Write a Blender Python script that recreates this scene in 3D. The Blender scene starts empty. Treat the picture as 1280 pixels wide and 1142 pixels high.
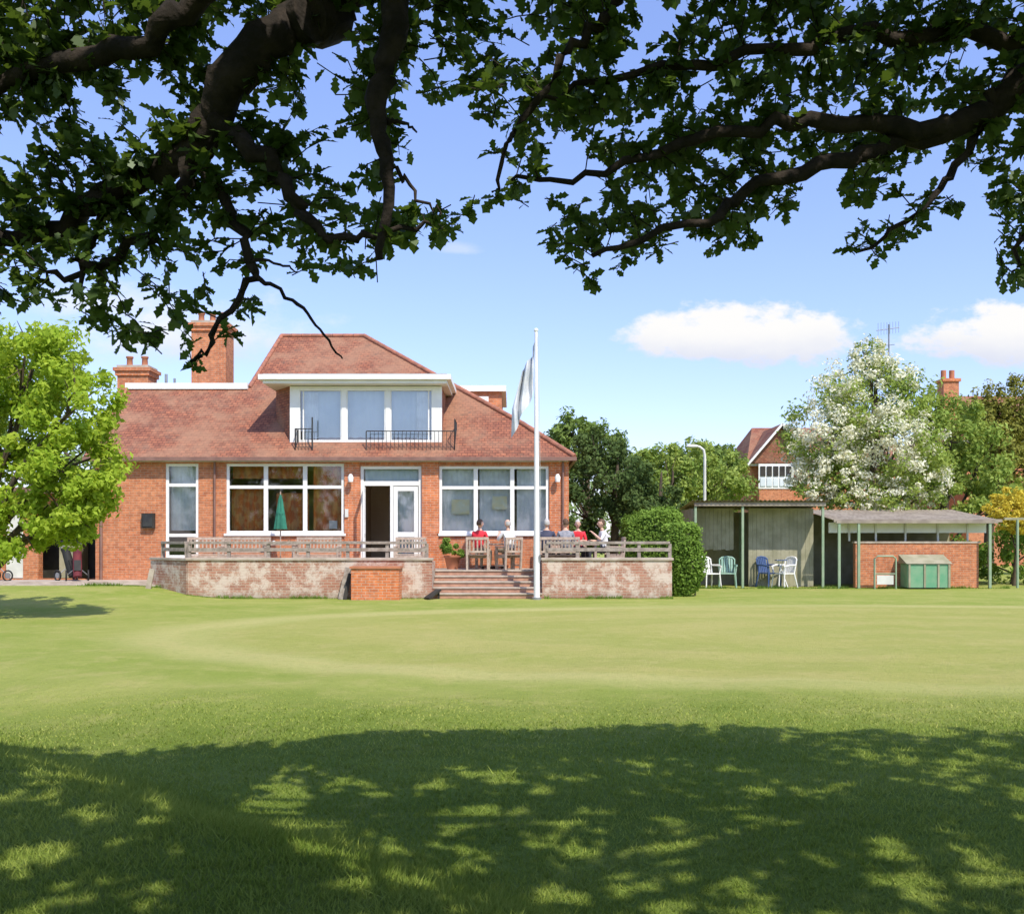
import bpy, math, random
import numpy as np
from mathutils import Vector, Matrix
R = math.radians
random.seed(7)
scene = bpy.context.scene
F = 1230.0
CX, CY, EYE = 640.0, 675.0, 1.6

# ------------------------------------------------------------------ materials
def newmat(name):
    m = bpy.data.materials.new(name); m.use_nodes = True
    nt = m.node_tree; nt.nodes.clear()
    out = nt.nodes.new('ShaderNodeOutputMaterial')
    return m, nt, out
def N(nt, t, **kw):
    n = nt.nodes.new(t)
    for k, v in kw.items(): setattr(n, k, v)
    return n
def mth(nt, op, a, b=None, c=None, clamp=False):
    n = nt.nodes.new('ShaderNodeMath'); n.operation = op; n.use_clamp = clamp
    for i, x in enumerate((a, b, c)):
        if x is None: continue
        if isinstance(x, (int, float)): n.inputs[i].default_value = x
        else: nt.links.new(x, n.inputs[i])
    return n.outputs[0]
def mixc(nt, fac, a, b, bt='MIX'):
    n = nt.nodes.new('ShaderNodeMix'); n.data_type = 'RGBA'; n.blend_type = bt
    def s(sock, x):
        if isinstance(x, (int, float)): sock.default_value = x
        elif isinstance(x, tuple): sock.default_value = (*x[:3], 1)
        else: nt.links.new(x, sock)
    s(n.inputs[0], fac); s(n.inputs[6], a); s(n.inputs[7], b)
    return n.outputs[2]
def noise(nt, vec, scale, detail=4, rough=.55):
    n = N(nt, 'ShaderNodeTexNoise'); n.inputs['Scale'].default_value = scale
    n.inputs['Detail'].default_value = detail; n.inputs['Roughness'].default_value = rough
    if vec is not None: nt.links.new(vec, n.inputs['Vector'])
    return n.outputs['Fac']
def ramp(nt, fac, lo, hi):
    n = N(nt, 'ShaderNodeMapRange'); n.interpolation_type = 'SMOOTHSTEP'
    nt.links.new(fac, n.inputs[0]); n.inputs[1].default_value = lo; n.inputs[2].default_value = hi
    return n.outputs[0]
def varied(name, c1, c2, scale=3, rough=.75, bump=0.0, bscale=40, spec=.3, metal=0):
    m, nt, out = newmat(name)
    tc = N(nt, 'ShaderNodeTexCoord')
    f = ramp(nt, noise(nt, tc.outputs['Object'], scale, 6), .35, .65)
    p = N(nt, 'ShaderNodeBsdfPrincipled')
    nt.links.new(mixc(nt, f, c1, c2), p.inputs['Base Color'])
    p.inputs['Roughness'].default_value = rough; p.inputs['Metallic'].default_value = metal
    p.inputs['Specular IOR Level'].default_value = spec
    if bump:
        b = N(nt, 'ShaderNodeBump'); b.inputs['Strength'].default_value = bump; b.inputs['Distance'].default_value = .02
        nt.links.new(noise(nt, tc.outputs['Object'], bscale, 4), b.inputs['Height'])
        nt.links.new(b.outputs[0], p.inputs['Normal'])
    nt.links.new(p.outputs[0], out.inputs[0])
    return m
def brickmat(name, c1, c2, mortar, bw=.225, rh=.075, ms=.008, stain=(.6, .55, .5), stainamt=.35, slope=False, white=0, bump=.4, rough=.85):
    m, nt, out = newmat(name)
    tc = N(nt, 'ShaderNodeTexCoord'); sp = N(nt, 'ShaderNodeSeparateXYZ'); nt.links.new(tc.outputs['Object'], sp.inputs[0])
    cb = N(nt, 'ShaderNodeCombineXYZ')
    nt.links.new(mth(nt, 'ADD', sp.outputs[0], sp.outputs[1]) if not slope else sp.outputs[0], cb.inputs[0])
    nt.links.new(sp.outputs[2], cb.inputs[1])
    br = N(nt, 'ShaderNodeTexBrick'); nt.links.new(cb.outputs[0], br.inputs['Vector'])
    br.inputs['Scale'].default_value = 1; br.inputs['Brick Width'].default_value = bw; br.inputs['Row Height'].default_value = rh
    br.inputs['Mortar Size'].default_value = ms; br.inputs['Mortar Smooth'].default_value = .3
    br.inputs['Color1'].default_value = (*c1, 1); br.inputs['Color2'].default_value = (*c2, 1); br.inputs['Mortar'].default_value = (*mortar, 1)
    f = ramp(nt, noise(nt, tc.outputs['Object'], 1.1, 8, .65), .38, .7)
    col = mixc(nt, mth(nt, 'MULTIPLY', f, stainamt), br.outputs['Color'], stain, 'MIX')
    f3 = noise(nt, tc.outputs['Object'], 7, 5)
    if not white: col = mixc(nt, .8, col, mixc(nt, ramp(nt, f3, .3, .7), (.66, .66, .68), (1.10, 1.07, 1.04)), 'MULTIPLY')
    if slope:
        f4 = ramp(nt, noise(nt, tc.outputs['Object'], .55, 6, .7), .42, .62)
        col = mixc(nt, mth(nt, 'MULTIPLY', f4, .5), col, (.36, .20, .125))
        f5 = ramp(nt, noise(nt, tc.outputs['Object'], 2.6, 7, .7), .56, .70)
        col = mixc(nt, mth(nt, 'MULTIPLY', f5, .6), col, (.13, .09, .07))
    if white:
        f2 = ramp(nt, noise(nt, tc.outputs['Object'], 2.2, 12, .8), .46, .58)
        col = mixc(nt, mth(nt, 'MULTIPLY', f2, white), col, (.64, .55, .47))
        f6 = ramp(nt, noise(nt, tc.outputs['Object'], 5.0, 10, .75), .55, .66)
        col = mixc(nt, mth(nt, 'MULTIPLY', f6, .6), col, (.30, .16, .11))
        foot_dark = ramp(nt, mth(nt, 'ADD', sp.outputs[2], mth(nt, 'MULTIPLY', f3, .5)), .55, .15)  # browner and darker towards the foot of the wall
        col = mixc(nt, mth(nt, 'MULTIPLY', foot_dark, .5), col, (.20, .16, .10))
    p = N(nt, 'ShaderNodeBsdfPrincipled'); nt.links.new(col, p.inputs['Base Color'])
    p.inputs['Roughness'].default_value = rough; p.inputs['Specular IOR Level'].default_value = .2
    b = N(nt, 'ShaderNodeBump'); b.inputs['Strength'].default_value = bump; b.inputs['Distance'].default_value = .02
    nt.links.new(br.outputs['Fac'], b.inputs['Height']); b.invert = True
    nt.links.new(b.outputs[0], p.inputs['Normal'])
    nt.links.new(p.outputs[0], out.inputs[0])
    return m
def leafmat(name, dark, light, trans=.35, gloss=.0, tcol=None, big=.6):
    m, nt, out = newmat(name)
    g = N(nt, 'ShaderNodeNewGeometry')
    tc = N(nt, 'ShaderNodeTexCoord')
    f = mth(nt, 'ADD', mth(nt, 'MULTIPLY', g.outputs['Random Per Island'], .6), mth(nt, 'MULTIPLY', ramp(nt, noise(nt, tc.outputs['Object'], big, 3), .35, .65), .4))
    col = mixc(nt, f, dark, light)
    d = N(nt, 'ShaderNodeBsdfDiffuse'); nt.links.new(col, d.inputs[0])
    last = d.outputs[0]
    if trans:
        t = N(nt, 'ShaderNodeBsdfTranslucent')
        nt.links.new(mixc(nt, .6, col, tcol or (light[0] * 1.3, light[1] * 1.2, light[2] * .6)), t.inputs[0])
        ms = N(nt, 'ShaderNodeMixShader'); ms.inputs[0].default_value = trans
        nt.links.new(last, ms.inputs[1]); nt.links.new(t.outputs[0], ms.inputs[2]); last = ms.outputs[0]
    if gloss:
        gl = N(nt, 'ShaderNodeBsdfGlossy'); gl.inputs['Roughness'].default_value = .45; gl.inputs[0].default_value = (.8, .9, .8, 1)
        m2 = N(nt, 'ShaderNodeMixShader'); m2.inputs[0].default_value = gloss
        nt.links.new(last, m2.inputs[1]); nt.links.new(gl.outputs[0], m2.inputs[2]); last = m2.outputs[0]
    nt.links.new(last, out.inputs[0])
    return m
def glassmat(name, refl=.15, tint=(.9, .95, .95)):
    m, nt, out = newmat(name)
    t = N(nt, 'ShaderNodeBsdfTransparent'); t.inputs[0].default_value = (*tint, 1)
    g = N(nt, 'ShaderNodeBsdfGlossy'); g.inputs['Roughness'].default_value = .03
    lw = N(nt, 'ShaderNodeLayerWeight'); lw.inputs[0].default_value = .2
    ms = N(nt, 'ShaderNodeMixShader')
    nt.links.new(mth(nt, 'ADD', lw.outputs['Fresnel'], refl, clamp=True), ms.inputs[0])
    nt.links.new(t.outputs[0], ms.inputs[1]); nt.links.new(g.outputs[0], ms.inputs[2])
    nt.links.new(ms.outputs[0], out.inputs[0])
    return m

M = {}
M['brick'] = brickmat('red_brick', (.62, .225, .10), (.48, .155, .07), (.50, .35, .25), stain=(.64, .31, .17), stainamt=.4)
M['brick2'] = brickmat('orange_brick', (.68, .22, .08), (.58, .17, .065), (.56, .4, .3), stainamt=.1)
M['oldbrick'] = brickmat('weathered_terrace_brick', (.46, .22, .15), (.33, .15, .105), (.46, .38, .3), white=.85, stain=(.44, .33, .25), stainamt=.5)
M['tile'] = brickmat('clay_roof_tile', (.385, .150, .085), (.255, .10, .065), (.14, .06, .045), bw=.17, rh=.085, ms=.01, stain=(.29, .165, .11), stainamt=.6, slope=True, bump=.5)
M['ridge'] = varied('ridge_tile', (.40, .16, .10), (.27, .12, .08), 4)
M['white'] = varied('white_paint', (.84, .84, .82), (.78, .78, .76), 2, .45)
M['whitedirty'] = varied('off_white_board', (.70, .70, .66), (.56, .56, .52), 1.5, .6)
M['gutter'] = varied('brown_gutter', (.20, .11, .09), (.26, .15, .12), 3, .5)
M['soffit'] = varied('soffit_board', (.45, .36, .3), (.35, .28, .22), 3, .7)
M['lead'] = varied('grey_roof_felt', (.2, .2, .2), (.28, .27, .26), 2)
M['glass'] = glassmat('window_glass', .10)
M['glassr'] = glassmat('reflective_glass', .22, (.88, .94, .98))
M['dark'] = varied('dark_interior', (.03, .027, .024), (.05, .045, .04), 3)
M['room'] = varied('room_wall', (.5, .38, .25), (.6, .5, .36), 1)
M['curtain'] = varied('grey_net_curtain', (.66, .67, .66), (.82, .82, .80), 2.5, .9)
M['blind'] = varied('pale_blue_blind', (.56, .63, .67), (.70, .74, .76), .9, .9)
M['paper'] = varied('cream_poster', (.8, .7, .42), (.76, .74, .6), 5, .8)
M['wood'] = varied('weathered_wood', (.36, .31, .27), (.24, .2, .17), 9, .85, .3, 60)
M['teak'] = varied('garden_teak', (.52, .42, .34), (.38, .29, .23), 9, .8, .3, 60)
M['paving'] = varied('concrete_paving', (.50, .43, .36), (.37, .31, .25), 3, .9, .3, 30)
M['step'] = varied('brick_step', (.50, .28, .19), (.36, .20, .14), 6, .9, .3, 30)
M['iron'] = varied('black_iron', (.03, .03, .035), (.05, .05, .05), 5, .4)
M['pole'] = varied('white_pole_paint', (.82, .82, .82), (.76, .76, .76), 3, .35)
M['flag'] = varied('white_flag_cloth', (.70, .71, .74), (.52, .56, .62), 2, .9)
M['bark'] = varied('oak_bark', (.045, .034, .027), (.02, .016, .013), 9, .95, .8, 25)
M['bark2'] = varied('tree_bark', (.12, .09, .06), (.07, .055, .04), 6, .95, .5, 25)
M['terracotta'] = varied('terracotta', (.5, .2, .11), (.4, .16, .09), 5)
M['shedwood'] = varied('green_brown_boards', (.36, .34, .24), (.27, .26, .17), 2.5, .85)
M['shedroof'] = varied('asbestos_roof', (.36, .31, .25), (.25, .21, .17), 3, .85)
M['greenpost'] = varied('green_post_paint', (.24, .34, .22), (.30, .38, .26), 3, .5)
M['greenboard'] = varied('green_board', (.13, .33, .19), (.20, .36, .22), 3, .6)
M['plwhite'] = varied('white_plastic', (.8, .8, .78), (.74, .74, .72), 3, .4)
M['plgreen'] = varied('pale_green_plastic', (.34, .50, .42), (.26, .42, .34), 3, .4)
M['plblue'] = varied('blue_plastic', (.07, .12, .27), (.05, .09, .2), 3, .5)
M['parasol'] = varied('green_parasol_cloth', (.04, .22, .15), (.03, .15, .10), 4, .9)
M['grey'] = varied('grey_metal', (.35, .36, .37), (.28, .29, .3), 3, .4, metal=.5)
M['rubber'] = varied('black_rubber', (.02, .02, .02), (.03, .03, .03), 3, .7)
M['redcloth'] = varied('red_cloth', (.7, .04, .06), (.6, .03, .04), 4, .8)
M['maroon'] = varied('maroon_bag', (.16, .03, .035), (.1, .02, .03), 4, .8)
M['render'] = varied('cream_render', (.6, .5, .4), (.5, .42, .33), 2, .9)

# ------------------------------------------------------------------ mesh builder
class MB:
    def __init__(s): s.v = []; s.f = []; s.m = []; s.mats = []; s.sm = []
    def mi(s, mt):
        mt = M[mt] if isinstance(mt, str) else mt
        if mt not in s.mats: s.mats.append(mt)
        return s.mats.index(mt)
    def add(s, vs, fs, mt, smooth=False):
        b = len(s.v); s.v += [tuple(v) for v in vs]; k = s.mi(mt)
        for f in fs: s.f.append([b + i for i in f]); s.m.append(k); s.sm.append(smooth)
        return s
    def box(s, x0, x1, y0, y1, z0, z1, mt):
        vs = [(x, y, z) for z in (z0, z1) for y in (y0, y1) for x in (x0, x1)]
        return s.add(vs, [(0, 2, 3, 1), (4, 5, 7, 6), (0, 1, 5, 4), (2, 6, 7, 3), (0, 4, 6, 2), (1, 3, 7, 5)], mt)
    def obox(s, a, b, w, h, mt):
        a = Vector(a); b = Vector(b); d = (b - a).normalized()
        up = Vector((0, 0, 1)) if abs(d.z) < .95 else Vector((0, 1, 0))
        r = d.cross(up).normalized(); u = r.cross(d).normalized()
        vs = [p + r * (sx * w / 2) + u * (sz * h / 2) for p in (a, b) for sx, sz in ((-1, -1), (1, -1), (1, 1), (-1, 1))]
        return s.add(vs, [(0, 3, 2, 1), (4, 5, 6, 7), (0, 1, 5, 4), (1, 2, 6, 5), (2, 3, 7, 6), (3, 0, 4, 7)], mt)
    def poly(s, pts, mt): return s.add(pts, [tuple(range(len(pts)))], mt)
    def tube(s, pts, rad, mt, n=8):
        pts = [Vector(p) for p in pts]
        if not isinstance(rad, (list, tuple)): rad = [rad] * len(pts)
        vs = []; fs = []
        ref = Vector((.31, .17, .93))
        for i, p in enumerate(pts):
            d = (pts[min(i + 1, len(pts) - 1)] - pts[max(i - 1, 0)]).normalized()
            if abs(d.dot(ref)) > .95: rr = Vector((1, 0, .1))
            else: rr = ref
            a = d.cross(rr).normalized(); b = d.cross(a)
            for k in range(n):
                t = 2 * math.pi * k / n
                vs.append(p + (a * math.cos(t) + b * math.sin(t)) * rad[i])
        for i in range(len(pts) - 1):
            for k in range(n):
                k2 = (k + 1) % n
                fs.append((i * n + k, i * n + k2, (i + 1) * n + k2, (i + 1) * n + k))
        s.add(vs, fs, mt, True)
        s.add(vs[:n], [tuple(range(n))], mt); s.add(vs[-n:], [tuple(range(n))], mt)
        return s
    def ell(s, c, r, mt, nu=14, nv=10, fn=None, keep=None):
        vs = []; fs = []
        for j in range(nv + 1):
            ph = math.pi * j / nv
            for i in range(nu):
                th = 2 * math.pi * i / nu
                p = Vector((math.sin(ph) * math.cos(th), math.sin(ph) * math.sin(th), math.cos(ph)))
                if fn: p = fn(p)
                vs.append((c[0] + p.x * r[0], c[1] + p.y * r[1], c[2] + p.z * r[2]))
        for j in range(nv):
            for i in range(nu):
                i2 = (i + 1) % nu
                f = (j * nu + i, (j + 1) * nu + i, (j + 1) * nu + i2, j * nu + i2)
                if keep:
                    cc = [sum(vs[q][k] for q in f) / 4 - c[k] for k in range(3)]
                    if not keep(cc[0] / r[0], cc[1] / r[1], cc[2] / r[2]): continue
                fs.append(f)
        return s.add(vs, fs, mt, True)
    def obj(s, name, parent=None, loc=(0, 0, 0), rot=0, bevel=0, scale=1):
        me = bpy.data.meshes.new(name); me.from_pydata(s.v, [], s.f)
        for mt in s.mats: me.materials.append(mt)
        me.polygons.foreach_set('material_index', s.m); me.polygons.foreach_set('use_smooth', s.sm)
        me.update()
        o = bpy.data.objects.new(name, me); scene.collection.objects.link(o)
        o.location = loc; o.rotation_euler = (0, 0, rot); o.scale = (scale,) * 3
        if bevel:
            b = o.modifiers.new('bevel', 'BEVEL'); b.width = bevel; b.segments = 2; b.limit_method = 'ANGLE'
        if parent:
            o.parent = parent; o.matrix_parent_inverse = Matrix.Translation(parent.location).inverted()
        return o
def empty(name, loc=(0, 0, 0)):
    e = bpy.data.objects.new(name, None); scene.collection.objects.link(e); e.location = loc
    e.empty_display_size = .3
    return e
def fast_mesh(name, V, k, mt, parent=None):
    V = np.asarray(V, dtype=np.float32).reshape(-1, 3); nf = len(V) // k
    me = bpy.data.meshes.new(name); me.vertices.add(len(V)); me.vertices.foreach_set('co', V.ravel())
    me.loops.add(len(V)); me.polygons.add(nf)
    me.loops.foreach_set('vertex_index', np.arange(len(V), dtype=np.int32))
    me.polygons.foreach_set('loop_start', np.arange(0, len(V), k, dtype=np.int32))
    me.update(calc_edges=True); me.materials.append(mt)
    o = bpy.data.objects.new(name, me); scene.collection.objects.link(o)
    if parent:
        o.parent = parent; o.matrix_parent_inverse = Matrix.Translation(parent.location).inverted()
    return o

# ------------------------------------------------------------------ terrain
def sst(a, b, t):
    t = np.clip((t - a) / (b - a), 0, 1); return t * t * (3 - 2 * t)
def H(x, y):
    x = np.asarray(x, float); y = np.asarray(y, float)
    h = .3 * sst(-7.5, -11, x) * sst(21, 28, y)
    s = (x + 4.0) * -.64 + (y - 7.7) * -.768
    near = sst(20, 12, y)
    h = h + near * (.24 * sst(-.1, .8, s) - .12 * np.exp(-((s + .7) / .8) ** 2))
    h = h + .02 * np.sin(x * .9 + y * .5) * near + .012 * np.sin(x * 2.3 - y * 1.7) * near
    return h
def build_ground():
    t = np.linspace(-1, 1, 221); xs = np.sinh(t * 6.2) / np.sinh(6.2) * 700
    ty = np.linspace(-1, 1, 261); ys = 8 + np.sinh(ty * 6.2) / np.sinh(6.2) * 900
    X, Y = np.meshgrid(xs, ys); Z = H(X, Y)
    V = np.stack([X, Y, Z], -1).reshape(-1, 3)
    nx = len(xs); ny = len(ys)
    fs = [(j * nx + i, j * nx + i + 1, (j + 1) * nx + i + 1, (j + 1) * nx + i) for j in range(ny - 1) for i in range(nx - 1)]
    me = bpy.data.meshes.new('lawn'); me.from_pydata(V.tolist(), [], fs)
    me.polygons.foreach_set('use_smooth', [True] * len(fs)); me.update()
    o = bpy.data.objects.new('lawn_ground', me); scene.collection.objects.link(o)
    m, nt, out = newmat('mown_lawn')
    tc = N(nt, 'ShaderNodeTexCoord'); v = tc.outputs['Object']
    sp = N(nt, 'ShaderNodeSeparateXYZ'); nt.links.new(v, sp.inputs[0])
    n1 = noise(nt, v, .35, 5); n2 = noise(nt, v, 1.6, 8, .7); n3 = noise(nt, v, 28, 4, .7); n4 = noise(nt, v, 120, 3, .7); n5 = noise(nt, v, 7, 6, .75)
    ex = mth(nt, 'DIVIDE', mth(nt, 'SUBTRACT', sp.outputs[0], 7.5), 12.5)
    ey = mth(nt, 'DIVIDE', mth(nt, 'SUBTRACT', sp.outputs[1], 17.2), 6.4)
    d = mth(nt, 'SQRT', mth(nt, 'ADD', mth(nt, 'MULTIPLY', ex, ex), mth(nt, 'MULTIPLY', ey, ey)))
    d = mth(nt, 'ADD', d, mth(nt, 'MULTIPLY', n1, .12))
    inside = ramp(nt, d, 1.10, 1.02)
    ring = mth(nt, 'MULTIPLY', ramp(nt, d, 1.24, 1.12), ramp(nt, d, 1.02, 1.08))
    fair = mixc(nt, ramp(nt, n1, .3, .7), (.30, .375, .075), (.42, .44, .13))
    # longer, greener turf near the oak; base colour also darkened to deepen its shade
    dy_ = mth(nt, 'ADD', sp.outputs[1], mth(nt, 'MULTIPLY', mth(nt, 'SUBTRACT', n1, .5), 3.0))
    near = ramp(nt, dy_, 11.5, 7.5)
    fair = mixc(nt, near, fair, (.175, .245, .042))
    green = mixc(nt, ramp(nt, n1, .35, .65), (.48, .455, .16), (.43, .43, .13))
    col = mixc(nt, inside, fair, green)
    col = mixc(nt, mth(nt, 'MULTIPLY', ring, .7), col, (.60, .55, .24))
    st = ramp(nt, mth(nt, 'SINE', mth(nt, 'MULTIPLY', mth(nt, 'ADD', d, mth(nt, 'MULTIPLY', sp.outputs[0], .02)), 22)), -.4, .4)
    col = mixc(nt, mth(nt, 'MULTIPLY', st, .26), col, (.30, .375, .075))
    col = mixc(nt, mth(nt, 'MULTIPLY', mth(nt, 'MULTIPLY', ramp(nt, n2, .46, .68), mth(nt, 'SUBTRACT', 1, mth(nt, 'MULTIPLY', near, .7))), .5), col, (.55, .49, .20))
    col = mixc(nt, mth(nt, 'MULTIPLY', ramp(nt, n5, .5, .66), .3), col, (.20, .29, .05))
    col = mixc(nt, .45, col, mixc(nt, n3, (.4, .45, .35), (1.35, 1.3, 1.2)), 'MULTIPLY')
    col = mixc(nt, .45, col, mixc(nt, ramp(nt, n4, .3, .7), (.55, .6, .5), (1.28, 1.25, 1.15)), 'MULTIPLY')
    p = N(nt, 'ShaderNodeBsdfPrincipled'); nt.links.new(col, p.inputs['Base Color'])
    p.inputs['Roughness'].default_value = .9; p.inputs['Specular IOR Level'].default_value = .1
    b = N(nt, 'ShaderNodeBump'); b.inputs['Strength'].default_value = .7; b.inputs['Distance'].default_value = .04
    nt.links.new(mth(nt, 'ADD', mth(nt, 'ADD', n3, mth(nt, 'MULTIPLY', n4, .6)), mth(nt, 'MULTIPLY', n5, 1.2)), b.inputs['Height']); nt.links.new(b.outputs[0], p.inputs['Normal'])
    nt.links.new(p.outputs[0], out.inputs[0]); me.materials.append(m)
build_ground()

def build_grass():
    rg = np.random.default_rng(3)
    n = 320000
    y = 2.6 + (rg.random(n) ** 1.8) * 10.5
    x = (rg.random(n) * 1.4 - .7) * (y + .4)
    clump = .5 + .5 * np.sin(x * 7.1 + 3 * np.sin(y * 5.3)) * np.sin(y * 8.3 + 2 * np.sin(x * 4.1))
    s = (x + 4.0) * -.64 + (y - 7.7) * -.768
    rough = np.exp(-((s - .15) / .35) ** 2)
    fade = sst(11.5, 7, y)
    hgt = (.016 + .022 * rg.random(n) * (.5 + clump)) * (.12 + .88 * fade) + rough * .065 * rg.random(n) + .035 * (rg.random(n) < .005) * fade
    w = .0020 + .0005 * y
    a = rg.random(n) * 6.283; ln = rg.normal(0, .6, (n, 2)) * hgt[:, None]
    z = H(x, y) - .004
    dx = np.cos(a) * w; dy = np.sin(a) * w
    V = np.zeros((n, 3, 3))
    V[:, 0] = np.stack([x - dx, y - dy, z], 1); V[:, 1] = np.stack([x + dx, y + dy, z], 1)
    V[:, 2] = np.stack([x + ln[:, 0], y + ln[:, 1], z + hgt], 1)
    far = y > 9.2 + rg.normal(0, .9, n)
    m = leafmat('grass_blade', (.12, .20, .028), (.36, .42, .10), .25, 0, big=.5)  # near blades darkened along with the shade painted into the turf
    fast_mesh('grass', V[~far], 3, m)
    m = leafmat('dry_grass_blade', (.26, .34, .06), (.56, .56, .18), .25, 0, big=.5)
    fast_mesh('grass.001', V[far], 3, m)
build_grass()

# ------------------------------------------------------------------ foliage
def rnd_frames(rg, n, bias=None, bw=0):
    nr = rg.normal(0, 1, (n, 3))
    nr /= np.linalg.norm(nr, axis=1)[:, None]
    if bias is not None: nr = nr + bias * bw
    nr /= np.linalg.norm(nr, axis=1)[:, None]
    t = np.cross(nr, rg.normal(0, 1, (n, 3))); t /= np.linalg.norm(t, axis=1)[:, None] + 1e-9
    return nr, t, np.cross(nr, t)
def leaf_cloud(name, lobes, n, size, mt, parent=None, seed=1, puffs=26, keep=None, flat=.5, pr=.30):
    rg = np.random.default_rng(seed)
    vols = np.array([(l[3] * l[4] * l[5]) ** (2 / 3) for l in lobes]); cnt = (n * vols / vols.sum()).astype(int)
    P = []; O = []
    for l, c in zip(lobes, cnt):
        k = puffs
        d = rg.normal(0, 1, (k, 3)); d /= np.linalg.norm(d, axis=1)[:, None]
        rad = rg.uniform(.35, 1.0, k) ** .6
        pc = d * rad[:, None]
        psz = rg.uniform(.6, 1.3, k) * pr
        idx = rg.integers(0, k, c)
        g = rg.normal(0, 1, (c, 3)); g /= np.linalg.norm(g, axis=1)[:, None]
        q = pc[idx] + g * (rg.random(c) ** .45 * psz[idx])[:, None]
        P.append(q * np.array(l[3:6]) + np.array(l[0:3])); O.append(g * .6 + pc[idx] * .5)
    P = np.concatenate(P); O = np.concatenate(O)
    if keep is not None:
        kk = keep(P, rg); P = P[kk]; O = O[kk]
    kk = P[:, 2] > .03; P = P[kk]; O = O[kk]
    O[:, 2] += .4
    nr, a, b = rnd_frames(rg, len(P), O, .9)
    sz = size * rg.uniform(.6, 1.3, len(P))[:, None]
    V = np.stack([P - a * sz, P - b * sz * flat + nr * sz * .15, P + a * sz, P + b * sz * flat + nr * sz * .15], 1)
    return fast_mesh(name, V, 4, mt, parent)
def tree(name, base, lobes, n, size, mt, seed=1, trunk=.2, th=None, puffs=26, bark='bark2', **kw):
    bz = float(H(base[0], base[1]))
    e = empty(name, (base[0], base[1], bz))
    rr = random.Random(seed); mb = MB()
    top = max(l[2] for l in lobes) if th is None else th
    tp = Vector((base[0] + .1, base[1], bz + (top - bz) * .55))
    mb.tube([(base[0], base[1], bz - .1), (base[0] + .05, base[1], bz + (top - bz) * .25), tp, (tp.x + .1, tp.y + .1, top)], [trunk * 1.25, trunk, trunk * .75, trunk * .2], bark, 10)
    for l in lobes:
        st = Vector((base[0] + .05, base[1], bz + (min(l[2], top) - bz) * rr.uniform(.3, .6)))
        en = Vector(l[:3]); mid = st.lerp(en, .5) + Vector((rr.uniform(-.2, .2), rr.uniform(-.2, .2), .15))
        mb.tube([st, mid, en], [trunk * .5, trunk * .33, trunk * .12], bark, 6)
        for _ in range(5):
            d = Vector((rr.gauss(0, 1), rr.gauss(0, 1), rr.gauss(.3, 1))).normalized()
            e2 = en + Vector((d.x * l[3], d.y * l[4], d.z * l[5])) * .85
            mb.tube([mid.lerp(en, rr.random()), en.lerp(e2, .5), e2], [trunk * .2, trunk * .12, trunk * .04], bark, 5)
    mb.obj('trunk_and_limbs', e)
    leaf_cloud('crown', lobes, n, size, mt, e, seed, puffs, **kw)
    return e
L_bright = leafmat('bright_spring_leaf', (.24, .39, .035), (.45, .56, .08), .45)
L_mid = leafmat('mid_green_leaf', (.10, .17, .04), (.24, .33, .09), .3)
L_light = leafmat('light_green_leaf', (.18, .29, .06), (.40, .48, .13), .35)
L_dark = leafmat('dark_green_leaf', (.055, .10, .035), (.14, .20, .065), .25)
L_conif = leafmat('conifer_leaf', (.17, .19, .04), (.34, .33, .08), .25)
L_hedge = leafmat('hedge_leaf', (.09, .17, .03), (.24, .37, .07), .3)
L_yellow = leafmat('yellow_leaf', (.50, .45, .06), (.72, .6, .10), .35)
L_white = leafmat('hawthorn_blossom', (.66, .68, .52), (.86, .85, .72), .25)
L_hill = leafmat('distant_leaf', (.16, .24, .10), (.32, .39, .16), .25)

def SC(px, py, y):   # measured bearing -> world position at distance y
    return ((px - CX) / F * y, y, EYE + (CY - py) / F * y)
def LB(px, py, y, rpx, rpy, ry=None):
    x, yy, z = SC(px, py, y); s = y / F
    return (x, yy, z, rpx * s, ry if ry else rpx * s, rpy * s)

tree('lime_tree', (-10.9, 20.3), [LB(45, 450, 20, 72, 58), LB(95, 505, 19.6, 56, 60), LB(15, 540, 20.3, 75, 60), LB(92, 580, 19.8, 60, 50), LB(80, 640, 19.9, 56, 44),
    LB(-50, 480, 20.6, 75, 80), LB(25, 655, 20, 62, 44), LB(-60, 610, 20.3, 70, 60), LB(110, 610, 19.8, 40, 34)], 32000, .07, L_bright, 11, .16, puffs=34)
tree('dark_holly_tree', (3.9, 38), [LB(765, 600, 38, 48, 48), LB(745, 570, 38.4, 36, 34), LB(790, 640, 37.6, 36, 40), LB(725, 640, 38, 35, 40)], 13000, .09, L_dark, 21, .18)
tree('ash_tree', (3.4, 46), [LB(720, 560, 46, 40, 42), LB(690, 590, 46.5, 36, 44), LB(755, 560, 46, 30, 36), LB(650, 610, 47, 40, 45), LB(715, 540, 46, 25, 20)], 12000, .12, L_mid, 22, .2)
tree('sycamore_tree', (8.0, 50), [LB(835, 600, 50, 38, 42), LB(870, 590, 51, 36, 40), LB(820, 640, 49, 42, 30), LB(905, 605, 51, 34, 40), LB(800, 590, 51, 30, 34)], 13000, .12, L_light, 23, .2)
tree('holm_oak_tree', (6.5, 44), [LB(800, 625, 44, 34, 40), LB(838, 640, 43, 30, 30), LB(785, 590, 44, 20, 24)], 8000, .1, L_dark, 51, .2)
tree('willow_tree', (9.6, 56), [LB(865, 575, 57, 34, 28), LB(910, 580, 57, 28, 26), LB(890, 600, 56, 50, 45), LB(830, 585, 57, 40, 26)], 9000, .13, L_mid, 24, .2)
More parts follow.
